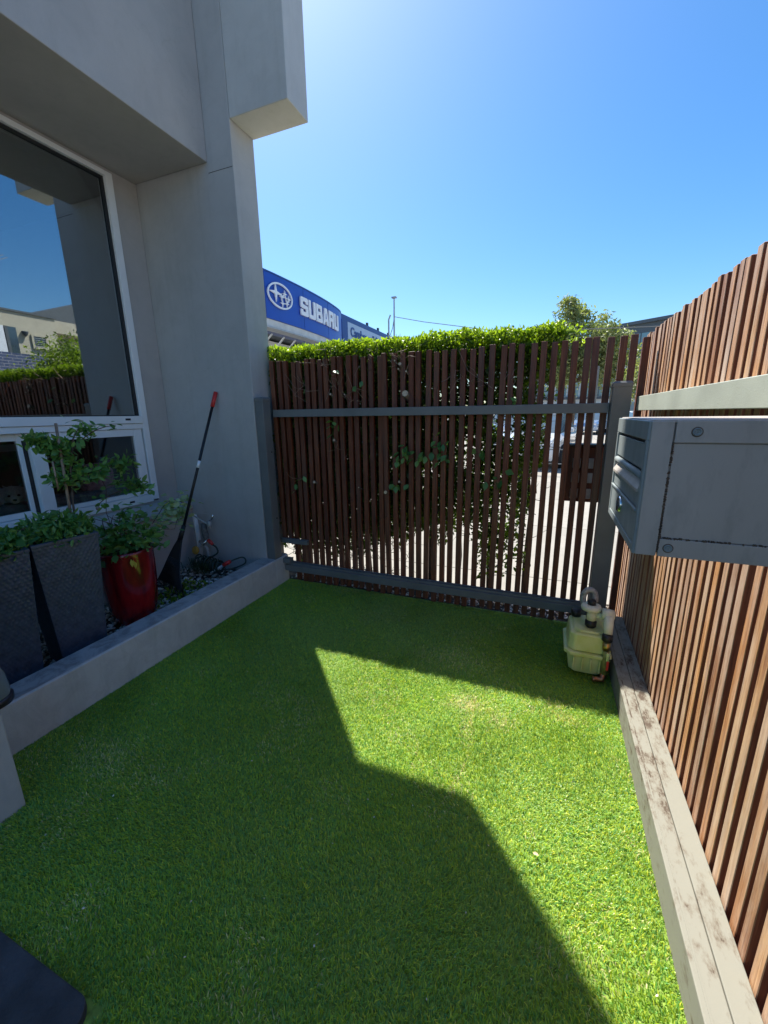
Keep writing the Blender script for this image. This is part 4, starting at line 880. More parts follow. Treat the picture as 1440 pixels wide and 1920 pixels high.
# ================================================================== PUMP BOX beside the fence beam
mk, tk, bk = newmat('translucent_tank'); bk.inputs['Base Color'].default_value = (0.62, 0.68, 0.36, 1); bk.inputs['Roughness'].default_value = 0.35
bk.inputs['Transmission Weight'].default_value = 0.12; bk.inputs['Subsurface Weight'].default_value = 0.25; bk.inputs['Subsurface Radius'].default_value = (0.05, 0.06, 0.02)
co = coords(tk); n = N(tk, 'ShaderNodeTexNoise', Scale=14.0, Detail=5.0); tk.links.new(co, n.inputs[0]); r = ramp(tk, n.outputs[0], [(0.3, (0.64, 0.66, 0.2)), (0.7, (0.8, 0.8, 0.4))]); tk.links.new(r.outputs[0], bk.inputs['Base Color'])
tank = empty('pump_tank', (0.31, 2.46, 0), 'cream plastic pump tank with pipe fittings beside the fence beam', 'tank')
def tanksec(z0, z1, i0, i1, c=0.03):
    mb = MB(); vs = []
    for zz, q in ((z0, i0), (z1, i1)):
        a0, a1, b0_, b1_ = 0.185 + q, 0.408 - q, 2.325 + q, 2.60 - q
        vs += [(a0 + c, b0_, zz), (a1 - c, b0_, zz), (a1, b0_ + c, zz), (a1, b1_ - c, zz), (a1 - c, b1_, zz), (a0 + c, b1_, zz), (a0, b1_ - c, zz), (a0, b0_ + c, zz)]
    mb.add(vs, [tuple(range(7, -1, -1)), tuple(range(8, 16))] + [(i, (i + 1) % 8, (i + 1) % 8 + 8, i + 8) for i in range(8)]); return mb
tanksec(0.02, 0.14, 0.022, 0.004).build('lower_shell', mk, tank, bevel=0.008, seg=3)
tanksec(0.1405, 0.162, -0.012, -0.012).build('flange', mk, tank, bevel=0.004)
tanksec(0.1625, 0.27, 0.004, 0.012).build('upper_shell', mk, tank, bevel=0.012, seg=3)
tanksec(0.2705, 0.283, 0.03, 0.038).build('lid', mk, tank, bevel=0.004)
for k in range(4): B('rib', mk, tank, 0.222 + k * 0.045, 0.230 + k * 0.045, 2.3195, 2.332, 0.05, 0.13, bevel=0.002)
MB().lathe([(0, 0), (0.028, 0), (0.028, 0.035), (0.022, 0.04), (0, 0.04)], c=(0.235, 2.54, 0.283), n=20).build('black_cap', 'black', tank, smooth=True)
MB().lathe([(0.0, 0), (0.022, 0), (0.022, 0.02), (0.03, 0.022), (0.031, 0.05), (0.026, 0.052), (0.026, 0.06), (0.0, 0.06)], c=(0.305, 2.42, 0.27), n=20).build('union_nut', 'black', tank, smooth=True)
MB().tube([(0.305, 2.42, 0.33), (0.305, 2.42, 0.385)], 0.026, 18).build('riser', 'cream', tank, smooth=True)
MB().lathe([(0.0, 0), (0.04, 0), (0.052, 0.006), (0.055, 0.018), (0.05, 0.03), (0.036, 0.036), (0.03, 0.036), (0, 0.036)], c=(0.30, 2.43, 0.383), n=30).build('pump_head', 'cream', tank, smooth=True)
MB().lathe([(0.0, 0), (0.022, 0), (0.022, 0.022), (0.018, 0.026), (0, 0.026)], c=(0.30, 2.43, 0.419), n=20).build('cap', 'black', tank, smooth=True)
MB().tube(smp([(0.262, 2.47, 0.40), (0.258, 2.475, 0.435), (0.264, 2.48, 0.463), (0.282, 2.485, 0.482), (0.305, 2.485, 0.48), (0.319, 2.48, 0.46), (0.322, 2.47, 0.42)]), 0.0165, 14).build('bent_pipe', plain('scuffed_grey_pvc', (0.3, 0.29, 0.27), 0.5, 0, 0.4, 60), tank, smooth=True)
MB().tube([(0.33, 2.42, 0.365), (0.375, 2.40, 0.365), (0.385, 2.40, 0.365)], 0.02, 14).build('cross_pipe', 'cream', tank, smooth=True)
MB().tube([(0.352, 2.385, 0.395), (0.412, 2.385, 0.39)], 0.029, 18).build('elbow', 'cream', tank, smooth=True)
MB().tube([(0.385, 2.375, 0.39), (0.387, 2.36, 0.32), (0.387, 2.345, 0.29)], [0.027, 0.025, 0.022], 16).build('elbow_leg', 'cream', tank, smooth=True)
MB().lathe([(0.0, 0), (0.024, 0), (0.028, 0.004), (0.028, 0.035), (0.022, 0.04), (0, 0.04)], c=(0.385, 2.335, 0.255), n=14).build('union_nut', 'black', tank, smooth=True)
MB().tube([(0.385, 2.33, 0.256), (0.383, 2.31, 0.06)], 0.0155, 14).build('drop_pipe', plain('olive_pipe', (0.25, 0.24, 0.07), 0.4, 0, 0.3, 30), tank, smooth=True)
MB().lathe([(0.0, 0), (0.02, 0), (0.02, 0.045), (0, 0.045)], c=(0.383, 2.325, 0.205), n=14).build('brass_valve', 'brass', tank, smooth=True)
B('red_lever', 'red_grip', tank, 0.388, 0.4, 2.288, 2.292, 0.10, 0.155, bevel=0.001)
B('lever_arm', 'chrome', tank, 0.384, 0.4, 2.29, 2.295, 0.15, 0.205, bevel=0.001)
MB().tube([(0.382, 2.31, 0.062), (0.378, 2.305, 0.03), (0.34, 2.30, 0.026), (0.33, 2.30, 0.026)], [0.0165, 0.017, 0.014, 0.018], 12).build('copper_elbow', 'copper', tank, smooth=True)

# ================================================================== INSIDE THE WINDOW
couch = empty('couch', (-3.85, 1.6, 0.1), 'grey blue couch back behind the lower window panes', 'couch')
B('back', 'couch', couch, -3.62, -3.39, 0.6, 2.62, 0.1, 0.925, bevel=0.05, seg=4)
B('seat', 'couch', couch, -4.5, -3.63, 0.6, 2.62, 0.1, 0.5, bevel=0.05, seg=3)
cu = MB(); 
for i in range(13):
    for j in range(18):
        th = math.pi * i / 12; ph = 2 * math.pi * j / 18
        cu.v.append((-3.50 + 0.07 * math.sin(th) * math.cos(ph) * 1.0, 2.235 + 0.14 * math.copysign(abs(math.sin(th) * math.sin(ph)) ** 0.6, math.sin(ph)), 1.01 + 0.13 * math.copysign(abs(math.cos(th)) ** 0.7, math.cos(th))))
for i in range(12):
    for j in range(18): cu.f.append((i * 18 + j, i * 18 + (j + 1) % 18, (i + 1) * 18 + (j + 1) % 18, (i + 1) * 18 + j))
o = cu.build('cushion', 'pink', None, smooth=True, loc=(-3.50, 2.235, 0.9)); props(o, 'fluffy dusty pink cushion on the couch behind the right window pane', 'cushion')
pf = MB(); pf.box(-6.29, -6.25, 3.0 - 1.2, 3.5 - 1.2, 1.6, 1.66)
ch = empty('chair', (-5.2, 2.5, 0.1), 'pale chair standing in the room behind the right window pane', 'chair')
cm = MB(); cm.box(-5.22, -5.18, 2.30, 2.34, 0.1, 1.25); cm.box(-5.22, -5.18, 2.66, 2.7, 0.1, 1.25); cm.box(-5.22, -5.18, 2.341, 2.659, 1.18, 1.25); cm.build('back', 'offwhite', ch)
B('seat', 'offwhite', ch, -5.17, -4.85, 2.30, 2.7, 0.5, 0.56); lm_ = MB()
for a_, b_ in ((-4.9, 2.31), (-4.9, 2.66)): B('leg', 'offwhite', ch, a_, a_ + 0.04, b_, b_ + 0.04, 0.1, 0.499)
# dog looking out over the couch back: one continuous body with head
dog = empty('dog', (-3.5, 1.68, 0.9), 'fluffy white dog resting its head on the couch and looking out of the window', 'dog')
def blob_mesh(name, balls, res, parent, mat):
    mbd = bpy.data.metaballs.new(name); ob = bpy.data.objects.new(name + '_meta', mbd); COL.objects.link(ob); mbd.resolution = res; mbd.threshold = 0.35
    for (c, r_, s_) in balls:
        e = mbd.elements.new(type='ELLIPSOID'); e.co = c; e.radius = r_; e.size_x, e.size_y, e.size_z = s_
    dg = bpy.context.evaluated_depsgraph_get(); dg.update(); me = bpy.data.meshes.new_from_object(ob.evaluated_get(dg)); me.name = name
    bpy.data.objects.remove(ob); me.transform(Matrix.Translation(-ROOT[parent.name]))
    for p in me.polygons: p.use_smooth = True
    me.materials.clear(); me.materials.append(M[mat]); o = bpy.data.objects.new(name, me); COL.objects.link(o); o.parent = parent; return o
HC = Vector((-3.46, 1.675, 0.985))
balls = [((HC.x, HC.y, HC.z), 0.10, (0.9, 0.95, 0.85)), ((HC.x + 0.055, HC.y, HC.z - 0.03), 0.045, (1, 1, 0.8)), ((HC.x - 0.01, HC.y - 0.075, HC.z - 0.03), 0.05, (0.7, 0.6, 1.1)), ((HC.x - 0.01, HC.y + 0.075, HC.z - 0.03), 0.05, (0.7, 0.6, 1.1)),
         ((HC.x - 0.12, HC.y, HC.z - 0.06), 0.12, (1, 0.8, 0.8)), ((HC.x - 0.28, HC.y + 0.02, HC.z - 0.16), 0.17, (1.2, 0.9, 0.8)), ((HC.x - 0.5, HC.y + 0.03, HC.z - 0.25), 0.17, (1, 0.9, 0.8))]
body = blob_mesh('body', balls, 0.02, dog, 'fur')
nn = 5000; th = np.arccos(nr.uniform(-0.4, 1, nn)); ph = nr.uniform(0, 6.283, nn)
dr = np.stack([np.sin(th) * np.cos(ph), np.sin(th) * np.sin(ph), np.cos(th)], 1); keep = ~((dr[:, 0] > 0.75) & (dr[:, 2] < 0.35)); dr = dr[keep]
Pf = np.array(HC) + dr * np.array([0.07, 0.085, 0.065]); dd = dr.copy(); dd[:, 2] -= 0.6
me_f = leaf_cloud('fur_coat', Pf, 0.02, 'fur', dog, None, -1.2, 0.22, dirs=dd * 0.6); me_f['kind'] = 'stuff'
for s_ in (-1, 1):
    MB().lathe([(0, -0.008), (0.007, -0.005), (0.0085, 0), (0.007, 0.005), (0, 0.008)], c=(HC.x + 0.076, HC.y + s_ * 0.026, HC.z + 0.008), n=12).build('eye', 'nose', dog, smooth=True)
MB().lathe([(0, -0.009), (0.009, -0.006), (0.012, 0), (0.009, 0.006), (0, 0.008)], c=(HC.x + 0.098, HC.y, HC.z - 0.02), n=12).build('nose', 'nose', dog, smooth=True)
dog.rotation_euler.z = -0.42; dog.location = (-3.48, 1.64, 0.9)

# ================================================================== DEALERSHIP ACROSS THE DRIVEWAY
dl = empty('showroom', (-12, 18, 0), 'car showroom with curved blue sign fascia rising beyond the hedge', 'showroom')
curve_pts = [(-12.6, 11.0), (-11.3, 11.9), (-10.62, 13.0), (-10.455, 14.11), (-10.40, 15.3), (-10.40, 17.03), (-10.52, 19.05), (-10.78, 20.8), (-11.1, 21.6)]
def crv(s_):   # Catmull-Rom through the points, s in 0..len-1
    i = min(int(s_), len(curve_pts) - 2); t_ = s_ - i
    P = [Vector(curve_pts[max(0, min(len(curve_pts) - 1, k))]) for k in (i - 1, i, i + 1, i + 2)]
    return 0.5 * ((2 * P[1]) + (P[2] - P[0]) * t_ + (2 * P[0] - 5 * P[1] + 4 * P[2] - P[3]) * t_ ** 2 + (3 * P[1] - P[0] - 3 * P[2] + P[3]) * t_ ** 3)
NS = 64; samp = [crv(i * (len(curve_pts) - 1) / NS) for i in range(NS + 1)]
arc = [0]
for i in range(NS): arc.append(arc[-1] + (samp[i + 1] - samp[i]).length)
def at_arc(s_):
    for i in range(NS):
        if arc[i + 1] >= s_: break
    t_ = (s_ - arc[i]) / (arc[i + 1] - arc[i]); p = samp[i].lerp(samp[i + 1], t_); tg = (samp[i + 1] - samp[i]).normalized(); return p, tg
def strip(name, z0, z1, out, mat, thick=0.4, zadd=None):
    mb = MB(); n = NS + 1
    for i in range(n):
        tg = (samp[min(i + 1, NS)] - samp[max(i - 1, 0)]).normalized(); nrm = Vector((tg.y, -tg.x))
        a_ = samp[i] + nrm * out; b_ = samp[i] + nrm * (out - thick)
        mb.v += [(a_.x, a_.y, z0), (a_.x, a_.y, z1), (b_.x, b_.y, z1), (b_.x, b_.y, z0)]
    for i in range(n - 1):
        q = i * 4
        for k in range(4): mb.f.append((q + k, q + 4 + k, q + 4 + (k + 1) % 4, q + (k + 1) % 4))
    mb.f += [(0, 1, 2, 3), tuple((n - 1) * 4 + k for k in (3, 2, 1, 0))]
    return autosmooth(mb.build(name, mat, dl), 50)
fascia = strip('fascia', 5.2, 6.84, 0, 'blue'); strip('fascia_cap', 6.842, 6.9, 0.02, 'darkblue', 0.45)
strip('soffit_edge', 4.92, 5.19, -0.05, 'offwhite', 0.6); strip('gutter', 4.86, 4.915, 0.0, 'pvc', 0.5)
# emblem and letters stand on the curved face, each at its own place along the arc
def wrap(me_verts, s0, zc, out=0.03):
    res = []
    for (u_, v_, w_) in me_verts:
        p, tg = at_arc(s0 + u_); nrm = Vector((tg.y, -tg.x)); q = p + nrm * (out + w_); res.append((q.x, q.y, zc + v_))
    return res
def find_arc(xv, yv): return min(range(NS + 1), key=lambda i: (samp[i] - Vector((xv, yv))).length)
s_logo = arc[find_arc(-10.42, 15.0)]; s_text = arc[find_arc(-10.40, 16.35)]
em = MB(); ring = 40
for k in range(ring):
    for (rx, rz_, w_) in ((0.79, 0.47, 0.0), (0.79, 0.47, 0.05), (0.725, 0.405, 0.05), (0.725, 0.405, 0.0)):
        a = 2 * math.pi * k / ring; em.v.append((rx * math.cos(a), rz_ * math.sin(a), w_))
for k in range(ring):
    q = k * 4; q2 = (k + 1) % ring * 4
    for j in range(4): em.f.append((q + j, q2 + j, q2 + (j + 1) % 4, q + (j + 1) % 4))
em.v = wrap(em.v, s_logo, 6.13); emb = em.build('emblem_ring', 'signwhite', fascia)
for (cx_, cz_, rr_) in [(-0.30, 0.07, 0.34), (0.06, -0.02, 0.14), (0.28, 0.14, 0.14), (0.53, 0.0, 0.14), (0.40, -0.2, 0.14), (0.10, -0.24, 0.14)]:
    st = MB(); vs = []
    for k in range(8):
        a = math.pi / 4 * k; q = rr_ * (1.0 if k % 2 == 0 else 0.24); vs.append((cx_ + q * math.cos(a) * 1.15, cz_ + q * math.sin(a)))
    st.prism(vs, 0.0, 0.05, 'z'); st.v = wrap(st.v, s_logo, 6.13); st.build('star', 'signwhite', fascia)
ln = MB()
for (a_, b_) in [((-0.2, 0.05), (0.53, 0.0)), ((0.06, -0.02), (0.28, 0.14)), ((0.1, -0.24), (0.4, -0.2)), ((0.4, -0.2), (0.53, 0.0)), ((0.06, -0.02), (0.1, -0.24)), ((0.28, 0.14), (0.4, -0.2))]:
    a_, b_ = Vector(a_), Vector(b_); dn = (b_ - a_).normalized(); pn = Vector((-dn.y, dn.x)) * 0.017
    ln.prism([tuple(a_ - pn), tuple(b_ - pn), tuple(b_ + pn), tuple(a_ + pn)], 0.0, 0.04, 'z')
ln.v = wrap(ln.v, s_logo, 6.13); ln.build('star_line', 'signwhite', fascia)
for sj in (1.6, 4.0, 6.6, 9.0):
    jb = MB().prism([(-0.008, -0.8), (0.008, -0.8), (0.008, 0.8), (-0.008, 0.8)], 0.0, 0.006, 'z'); jb.v = wrap(jb.v, sj, 6.02, 0.002); jb.build('panel_joint', 'darkblue', fascia)
# heavy block letters drawn on a 5 x 7 grid of strokes
def rect(x0, x1, y0, y1): return [(x0, y0), (x1, y0), (x1, y1), (x0, y1)]
S = 0.26
def letter(ch):
    t_ = 0.3; W_ = 1.0; H_ = 1.0; th = 0.22
    if ch == 'S': return [[(0, 0.06), (0.06, 0), (0.94, 0), (1, 0.06), (1, 0.52), (0.94, 0.58), (t_, 0.62), (t_, 0.78), (0.7, 0.78), (0.7, 0.68), (1, 0.68), (1, 0.92), (0.92, 1), (0.08, 1), (0, 0.92), (0, 0.48), (0.06, 0.42), (0.7, 0.38), (0.7, 0.22), (t_, 0.22), (t_, 0.33), (0, 0.33)]]
    if ch == 'U': return [[(0, 1), (0, 0.1), (0.1, 0), (0.9, 0), (1, 0.1), (1, 1), (0.7, 1), (0.7, 0.22), (0.3, 0.22), (0.3, 1)]]
    if ch == 'B': return [rect(0, 0.3, 0, 1), [(0.3, 0.8), (0.68, 0.8), (0.68, 0.6), (0.95, 0.6), (0.95, 0.92), (0.88, 1), (0.3, 1)], [(0.3, 0.41), (0.95, 0.41), (0.98, 0.5), (0.95, 0.6), (0.3, 0.6)], [(0.3, 0), (0.92, 0), (1, 0.08), (1, 0.41), (0.7, 0.41), (0.7, 0.2), (0.3, 0.2)]]
    if ch == 'A': return [[(0, 0), (0.3, 0), (0.36, 0.2), (0.64, 0.2), (0.7, 0), (1, 0), (0.72, 1), (0.28, 1)]]
    if ch == 'R': return [rect(0, 0.3, 0, 1), [(0.3, 0.8), (0.68, 0.8), (0.68, 0.6), (0.97, 0.6), (0.97, 0.92), (0.88, 1), (0.3, 1)], [(0.3, 0.39), (0.9, 0.39), (0.97, 0.47), (0.97, 0.6), (0.3, 0.6)], [(0.66, 0), (0.97, 0), (0.97, 0.39), (0.66, 0.39)]]
cur = 0.0; lw, lh = 0.60, 0.74
for ch in 'SUBARU':
    mb = MB()
    for pg in letter(ch): mb.prism([(cur + a_ * lw, (b_ - 0.5) * lh) for a_, b_ in pg], 0.0, 0.06, 'z')
    mb.v = wrap(mb.v, s_text, 6.10); mb.build('letter', 'signwhite', fascia)
    if ch == 'A':
        hb = MB().prism([(cur + 0.42 * lw, -0.14 * lh), (cur + 0.58 * lw, -0.14 * lh), (cur + 0.53 * lw, 0.2 * lh), (cur + 0.47 * lw, 0.2 * lh)], 0.045, 0.064, 'z'); hb.v = wrap(hb.v, s_text, 6.10); hb.build('letter_counter', 'blue', fascia)
    cur += lw + 0.075
# long wing with the second sign
B('wing_band', 'darkblue', dl, -12.2, -11.25, 21.9, 32.0, 6.72, 7.0)
B('wing_sign', 'signgrey', dl, -11.6, -11.22, 22.6, 32.0, 5.5, 6.70); B('wing_edge', 'darkblue', dl, -11.9, -11.2, 21.9, 22.59, 5.2, 6.715)
tc = bpy.data.curves.new('sign_text', 'FONT'); tc.body = 'Camberwell Subaru'; tc.size = 0.72; tc.extrude = 0.015; tc.offset = 0.012
to = bpy.data.objects.new('sign_text_src', tc); COL.objects.link(to); dg = bpy.context.evaluated_depsgraph_get(); dg.update()
tme = bpy.data.meshes.new_from_object(to.evaluated_get(dg)); bpy.data.objects.remove(to)
tme.transform(Matrix.Translation((-11.2 + 12, 22.95 - 18, 5.98)) @ Matrix.Rotation(R(90), 4, 'Z') @ Matrix.Rotation(R(90), 4, 'X')); tme.materials.clear(); tme.materials.append(M['darkblue'])
o = bpy.data.objects.new('lettering', tme); COL.objects.link(o); o.parent = dl
for yv in (25.6, 27.4, 29.3): B('roof_spike', 'black', dl, -11.4, -11.3, yv, yv + 0.18, 7.0, 7.2)
B('wall', 'offwhite', dl, -18, -12.2, 13.2, 32, 0.0, 4.84); B('shop_glass', 'glass_dark', dl, -12.19, -12.15, 14, 31, 0.3, 3.4)
B('roof', 'dkgrey', dl, -18, -11.62, 13.0, 31.9, 4.95, 5.15)
for k in range(9):
    yv = 13.8 + k * 0.85
    MB().tube([(-12.15, yv, 4.2), (-11.2, yv + 0.1, 4.35), (-10.95, yv + 0.4, 4.8)], 0.035, 6).build('truss_tube', 'offwhite', dl)
    MB().tube([(-12.1, yv, 3.9), (-11.3, yv + 0.3, 4.05), (-11.1, yv + 0.8, 4.4)], 0.025, 6).build('truss_tube', 'offwhite', dl)

# mast, wires
ms = empty('light_mast', (-9.25, 25, 0), 'slim pale mast with a short arm rising above the hedge', 'mast')
MB().tube([(-9.28, 25, 0), (-9.24, 25, 8.25)], [0.07, 0.045], 8).build('pole', 'pvc', ms); B('head', 'pvc', ms, -9.38, -9.1, 24.9, 25.1, 8.251, 8.33)
MB().tube([(-9.62, 25, 0), (-9.6, 25, 7.1), (-9.48, 25, 7.35)], 0.05, 8).build('side_pole', 'pvc', ms)
MB().tube([(-9.6, 25, 6.0), (-9.35, 25, 6.6), (-9.24, 25, 7.2)], 0.02, 6).build('stay', 'steel', ms)
o = MB().tube([(-9.2, 25, 7.22), (-7.4, 25, 6.78), (-5.0, 25, 6.3), (0, 25, 5.3)], 0.02, 5).build('overhead_cable', 'steel', None, loc=(-5, 25, 6.3)); props(o, 'dark cable running right from the pale mast', 'cable')
o = MB().tube([(0.3, 9, 3.0), (2.0, 9.0, 2.93), (4, 9, 2.95)], 0.008, 5).build('service_wire', 'steel', None, loc=(2, 9, 3)); props(o, 'thin wire strung above the gate slats in front of the gum tree', 'wire')

# ================================================================== TREES
def tree(name, cx_, cy_, lobes, label, nleaf, size, trunk_h, seed):
    rs = np.random.RandomState(seed); rr = random.Random(seed)
    t_ = empty(name, (cx_, cy_, 0), label, 'tree', 'trees beyond the driveway')
    tm = MB(); tm.tube([(cx_, cy_, -0.06), (cx_ + 0.06, cy_, trunk_h * 0.5), (cx_ - 0.05, cy_ + 0.05, trunk_h)], [0.17, 0.13, 0.09], 9)
    tm.build('trunk', 'bark', t_, smooth=True)
    P = []; T = []; tot = sum(l[3] * l[4] * l[5] for l in lobes)
    for l in lobes:
        c = Vector(l[:3]); s_ = Vector((cx_, cy_, trunk_h * 0.85)); md = s_.lerp(c, 0.5) + Vector((rr.gauss(0, 0.15), rr.gauss(0, 0.15), 0.1))
        MB().tube([s_, md, c], [0.07, 0.045, 0.015], 6).build('limb', 'bark', t_, smooth=True)
        n = int(nleaf * l[3] * l[4] * l[5] / tot); ncl = max(8, n // 90)
        dc = rs.normal(size=(ncl, 3)); dc /= np.linalg.norm(dc, axis=1)[:, None]; dc *= (rs.rand(ncl, 1) ** 0.35) * 0.95
        cc = dc * np.array(l[3:6]) + np.array(l[:3]); idx = rs.randint(0, ncl, n); sp = rs.uniform(0.5, 1.2, ncl)[idx][:, None]
        off_ = rs.normal(size=(n, 3)) * np.array([0.16, 0.16, 0.2]) * sp; off_[:, 2] -= np.abs(off_[:, 2]) * 0.4; P.append(cc[idx] + off_); tt = rs.rand(ncl)[idx] * 0.6 + rs.rand(n) * 0.4; T.append(tt)
    leaf_cloud('crown', np.concatenate(P), size, 'tree_leaf', t_, np.concatenate(T), -0.5, 0.4, rs)['kind'] = 'stuff'
tree('gum_tree', 0.8, 20, [(0.6, 20, 5.5, 0.65, 0.8, 0.75), (0.1, 20, 4.5, 0.75, 0.9, 0.7), (1.35, 20, 4.6, 1.0, 1.0, 0.85), (2.1, 20, 4.0, 0.8, 0.8, 0.85), (1.0, 20, 3.6, 1.3, 1.0, 0.7), (0.3, 20, 3.2, 0.8, 0.9, 0.5), (2.2, 20, 3.0, 0.7, 0.8, 0.5)], 'olive green gum tree with airy crown above the gate slats', 16000, 0.15, 3.2, 3)
tree('gum_tree', 2.7, 15, [(2.65, 15, 2.9, 0.42, 0.5, 0.5), (3.0, 15, 2.6, 0.4, 0.5, 0.5), (2.4, 15, 2.4, 0.35, 0.5, 0.4)], 'small olive tree seen just left of the fence corner', 2500, 0.12, 1.9, 5)
# hidden street tree greens seen through hedge
# ================================================================== FAR BUILDINGS
def slab_building(name, A, Bp, depth, z0, z1, label, mat, floors, bays, winmat, band=0.35, roofover=0.4):
    A = Vector((*A, 0)); Bp = Vector((*Bp, 0)); L_ = (Bp - A).length; an = math.atan2((Bp - A).y, (Bp - A).x)
    bd = empty(name, A, label, 'building', None, an or 1e-6)
    MB().box(0, L_, 0, depth, z0, z1).build('wall', mat, bd)
    B('roof', 'dkgrey', bd, -roofover, L_ + roofover, -roofover, depth, z1 + 0.01, z1 + 0.35)
    fh = (z1 - z0 - 0.8) / floors
    for f_ in range(floors):
        zb = z0 + 0.5 + f_ * fh
        for k in range(bays):
            x0_ = L_ * (k + 0.08) / bays; x1_ = L_ * (k + 0.92) / bays
            w_ = MB(); w_.box(x0_, x1_, -0.06, -0.005, zb, zb + fh * 0.72); wo = w_.build('window', winmat, bd)
            mu_ = MB(); mu_.box((x0_ + x1_) / 2 - 0.05, (x0_ + x1_) / 2 + 0.05, -0.1, -0.062, zb, zb + fh * 0.72); mu_.box(x0_, x1_, -0.1, -0.062, zb + fh * 0.3, zb + fh * 0.3 + 0.06); mu_.build('frame', 'dkgrey', wo)
        B('slab', 'dkgrey' if f_ % 2 else 'pvc', bd, -0.1, L_ + 0.1, -0.25, -0.005, zb - 0.3, zb - 0.06)
    return bd
slab_building('apartment_block', (4.6, 61.6), (21, 50.6), 12, 0, 11.3, 'dark flat-roofed apartment block above the right fence corner', 'dkgrey', 4, 9, 'glass_teal')
slab_building('office_building', (-3, 44), (12, 44), 8, 0, 5.6, 'low glazed office building seen through the gate slats', 'offwhite', 2, 14, 'glass_teal', roofover=0.2)

# house seen only in the window's reflection (stands across the yard on the right)
nh = empty('neighbour_house', (9, 8.5, 0), 'beige rendered neighbour house across the yard, seen reflected in the big window', 'house')
B('wall', 'beige', nh, 9.0, 13, -6, 9.5, 0.0, 4.72); B('coping', 'dkgrey', nh, 8.96, 9.1, -6.05, 9.55, 4.722, 4.78)
B('side_wing', 'beige', nh, 9.3, 14, 9.51, 18, 4.35, 4.75); B('side_wall', 'wall2', nh, 9.9, 14, 9.52, 18, 0, 4.345)
MB().prism([(11.6, 0), (11.6, 5.75), (17, 7.9), (17, 0)], 16, 19, 'x').build('rear_gable', 'dkgrey', nh)
wd = B('window', 'glass_dark', nh, 8.985, 8.998, 8.76, 9.10, 3.77, 4.08); fm_ = MB()
fm_.box(8.95, 8.984, 8.70, 8.759, 3.70, 4.14); fm_.box(8.95, 8.984, 9.101, 9.16, 3.70, 4.14); fm_.box(8.95, 8.984, 8.7595, 9.1, 4.081, 4.14); fm_.box(8.93, 8.984, 8.7595, 9.1, 3.70, 3.769); fm_.build('frame', 'beige', wd)
for k in range(5): B('louvre', 'pvc', wd, 8.965, 8.984, 8.762, 9.098, 3.785 + k * 0.06, 3.80 + k * 0.06)
wd = B('doorway', 'glass_dark', nh, 8.99, 8.998, 7.0, 8.33, 2.6, 4.27); B('curtain', 'signwhite', wd, 8.975, 8.989, 7.0, 8.0, 2.6, 4.27); B('jamb', 'dkgrey', wd, 8.96, 8.989, 8.02, 8.1, 2.6, 4.27)
MB().lathe([(0.0, 0), (0.05, 0.05), (0.09, 0.14), (0.09, 0.16), (0, 0.17)], c=(8.93, 8.53, 4.02), n=14).build('wall_lamp', 'dkgrey', nh, smooth=True)
nb = props(B('brick_wall', 'brick', None, 8.3, 8.5, -6, 8.8, 0, 3.42, loc=(8.4, 1, 0)), 'blue grey brick wall below the neighbour house, seen reflected in the big window', 'wall')
ant = MB(); ant.tube([(12.7, 10.1, 6.6), (12.7, 10.1, 7.6)], 0.03, 6)
for k in range(5): ant.tube([(12.4, 9.9 + k * 0.12, 7.5 - k * 0.05), (13.0, 9.9 + k * 0.12, 7.5 - k * 0.05)], 0.012, 5)
ant.build('antenna', 'chrome', nh)
sb = empty('garden_shrub', (7.2, 8.3, 0), 'yellow green garden shrub before the brick wall, seen reflected in the big window', 'shrub')
for k in range(5): MB().tube([(7.2 + rnd.gauss(0, 0.1), 8.3 + rnd.gauss(0, 0.2), -0.02), (7.2 + rnd.gauss(0, 0.3), 8.4 + rnd.gauss(0, 0.5), 2.8)], [0.05, 0.02], 6).build('stem', 'bark', sb)
nn = 22000; P_ = nr.normal(size=(nn, 3)) * np.array([0.35, 0.42, 0.6]) + np.array([7.2, 8.75, 2.4]); P_ = P_[(P_[:, 2] > 0.2) & (P_[:, 2] < 4.1 - 0.5 * np.abs(P_[:, 1] - 8.7))]
leaf_cloud('foliage', P_, 0.085, 'hedge', sb, None, 0.3, 0.5)['kind'] = 'stuff'

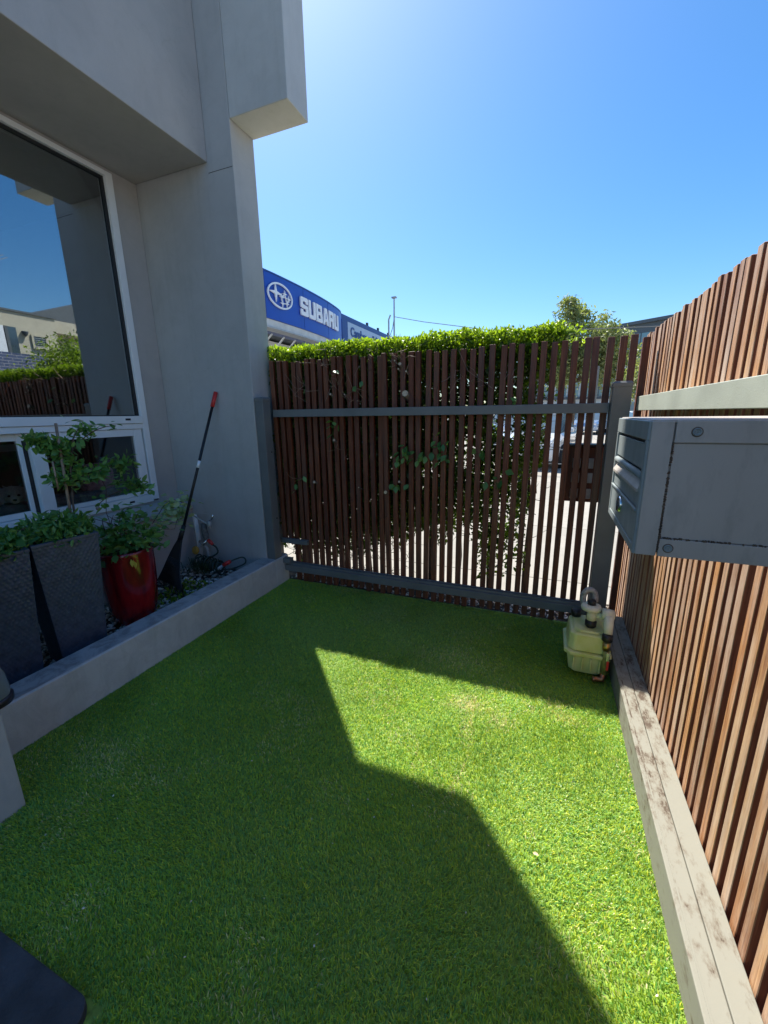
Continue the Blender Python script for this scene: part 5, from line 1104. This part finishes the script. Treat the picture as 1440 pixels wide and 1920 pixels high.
# ================================================================== CARS
def car(name, loc, rz, paint, label):
    c = empty(name, loc, label, 'car', 'cars parked beyond the driveway', rz if rz else 1e-6)
    L_, W_ = 4.4, 1.78
    xs_ = [-2.2, -2.1, -1.3, -0.6, 0.0, 0.7, 1.4, 2.0, 2.2]; zt_ = [0.62, 0.78, 0.93, 0.97, 0.97, 0.95, 0.98, 0.95, 0.7]; zb_ = [0.35, 0.25, 0.22, 0.22, 0.22, 0.22, 0.22, 0.27, 0.38]; hw = [0.68, 0.8, 0.87, 0.89, 0.89, 0.89, 0.87, 0.82, 0.72]
    def loft(secs, nm, mt_, par):
        mb = MB(); n = len(secs[0])
        for s_ in secs: mb.v += s_
        for i in range(len(secs) - 1):
            for k in range(n): mb.f.append((i * n + k, i * n + (k + 1) % n, (i + 1) * n + (k + 1) % n, (i + 1) * n + k))
        mb.f += [tuple(range(n)), tuple((len(secs) - 1) * n + k for k in range(n))]
        return autosmooth(mb.build(nm, mt_, par), 35)
    secs = []
    for x_, a_, b_, h_ in zip(xs_, zt_, zb_, hw):
        secs.append([(x_, -h_ * 0.9, b_), (x_, -h_, b_ + 0.1), (x_, -h_, a_ - 0.12), (x_, -h_ * 0.86, a_), (x_, h_ * 0.86, a_), (x_, h_, a_ - 0.12), (x_, h_, b_ + 0.1), (x_, h_ * 0.9, b_)])
    bd = loft(secs, 'body', paint, c)
    cab = [(-1.25, 0.93, 0.93, 0.74), (-0.45, 1.42, 0.95, 0.62), (0.3, 1.47, 0.95, 0.63), (1.0, 1.42, 0.95, 0.62), (1.75, 0.97, 0.95, 0.72)]
    secs = [[(x_, -0.78, b_), (x_, -h_, a_), (x_, h_, a_), (x_, 0.78, b_)] for x_, a_, b_, h_ in cab]; loft(secs, 'cabin_glass', 'glass_dark', c)
    secs = [[(x_, -h_, a_ + 0.003), (x_, -h_ + 0.02, a_ + 0.03), (x_, h_ - 0.02, a_ + 0.03), (x_, h_, a_ + 0.003)] for x_, a_, b_, h_ in cab[1:4]]; loft(secs, 'roof', paint, c)
    for x_ in (-1.35, 1.35):
        for s_ in (-1, 1):
            mt_ = Matrix.Translation((x_, s_ * 0.86, 0.32)) @ Matrix.Rotation(R(90) * -s_, 4, 'X')
            w_ = MB().lathe([(0, -0.18), (0.3, -0.18), (0.32, -0.14), (0.32, 0.02), (0.29, 0.05), (0.2, 0.05)], n=20, mat=mt_).build('wheel', 'tyre', c, smooth=True)
            MB().lathe([(0.2, 0.051), (0.19, 0.03), (0.05, 0.02), (0, 0.04)], n=12, mat=mt_).build('rim', 'chrome', w_, smooth=True)
    for s_ in (-1, 1):
        B('headlight', 'signwhite', c, -2.185, -2.12, s_ * 0.6 - 0.14, s_ * 0.6 + 0.14, 0.62, 0.74); B('tail_light', 'tail', c, 2.09, 2.2, s_ * 0.66 - 0.1, s_ * 0.66 + 0.1, 0.66, 0.84)
        B('mirror', paint, c, -0.95, -0.8, s_ * 0.96 - 0.09, s_ * 0.96 + 0.09, 0.95, 1.07, bevel=0.03)
    B('number_plate', 'signwhite', c, -2.215, -2.2, -0.2, 0.2, 0.42, 0.53)
    return c
car('parked_car', (-0.25, 13.6, -0.004), R(80), 'carwhite', 'white car nearest the gate, beside the right end of the hedge')
car('parked_car', (2.6, 32, -0.004), R(75), 'carblue', 'pale blue car parked far off behind the gate slats')
car('parked_car', (4.0, 22.5, -0.004), R(100), 'carwhite', 'white car close to the corner post in the distance')
car('parked_car', (-2.2, 24, -0.004), R(85), 'carblue', 'silver blue car parked beyond the white car')
# low railing
rl = empty('low_railing', (1.2, 10.6, 0), 'low dark metal railing beyond the gate at the edge of the driveway', 'railing')
for zz_ in (0.28, 0.62): MB().tube([(-1.2, 10.6, zz_), (1.4, 10.6, zz_)], 0.014, 6).build('rail', 'steel', rl)
for k in range(4): MB().tube([(-1.2 + k * 0.86, 10.6, -0.004), (-1.2 + k * 0.86, 10.6, 0.64)], 0.018, 6).build('upright', 'steel', rl)
fp = empty('signpost', (1.02, 12, 0), 'slim dark pole standing on the driveway behind the gate', 'post'); MB().tube([(1.02, 12, -0.004), (1.02, 12, 2.6)], 0.035, 8).build('pole', 'steel', fp)
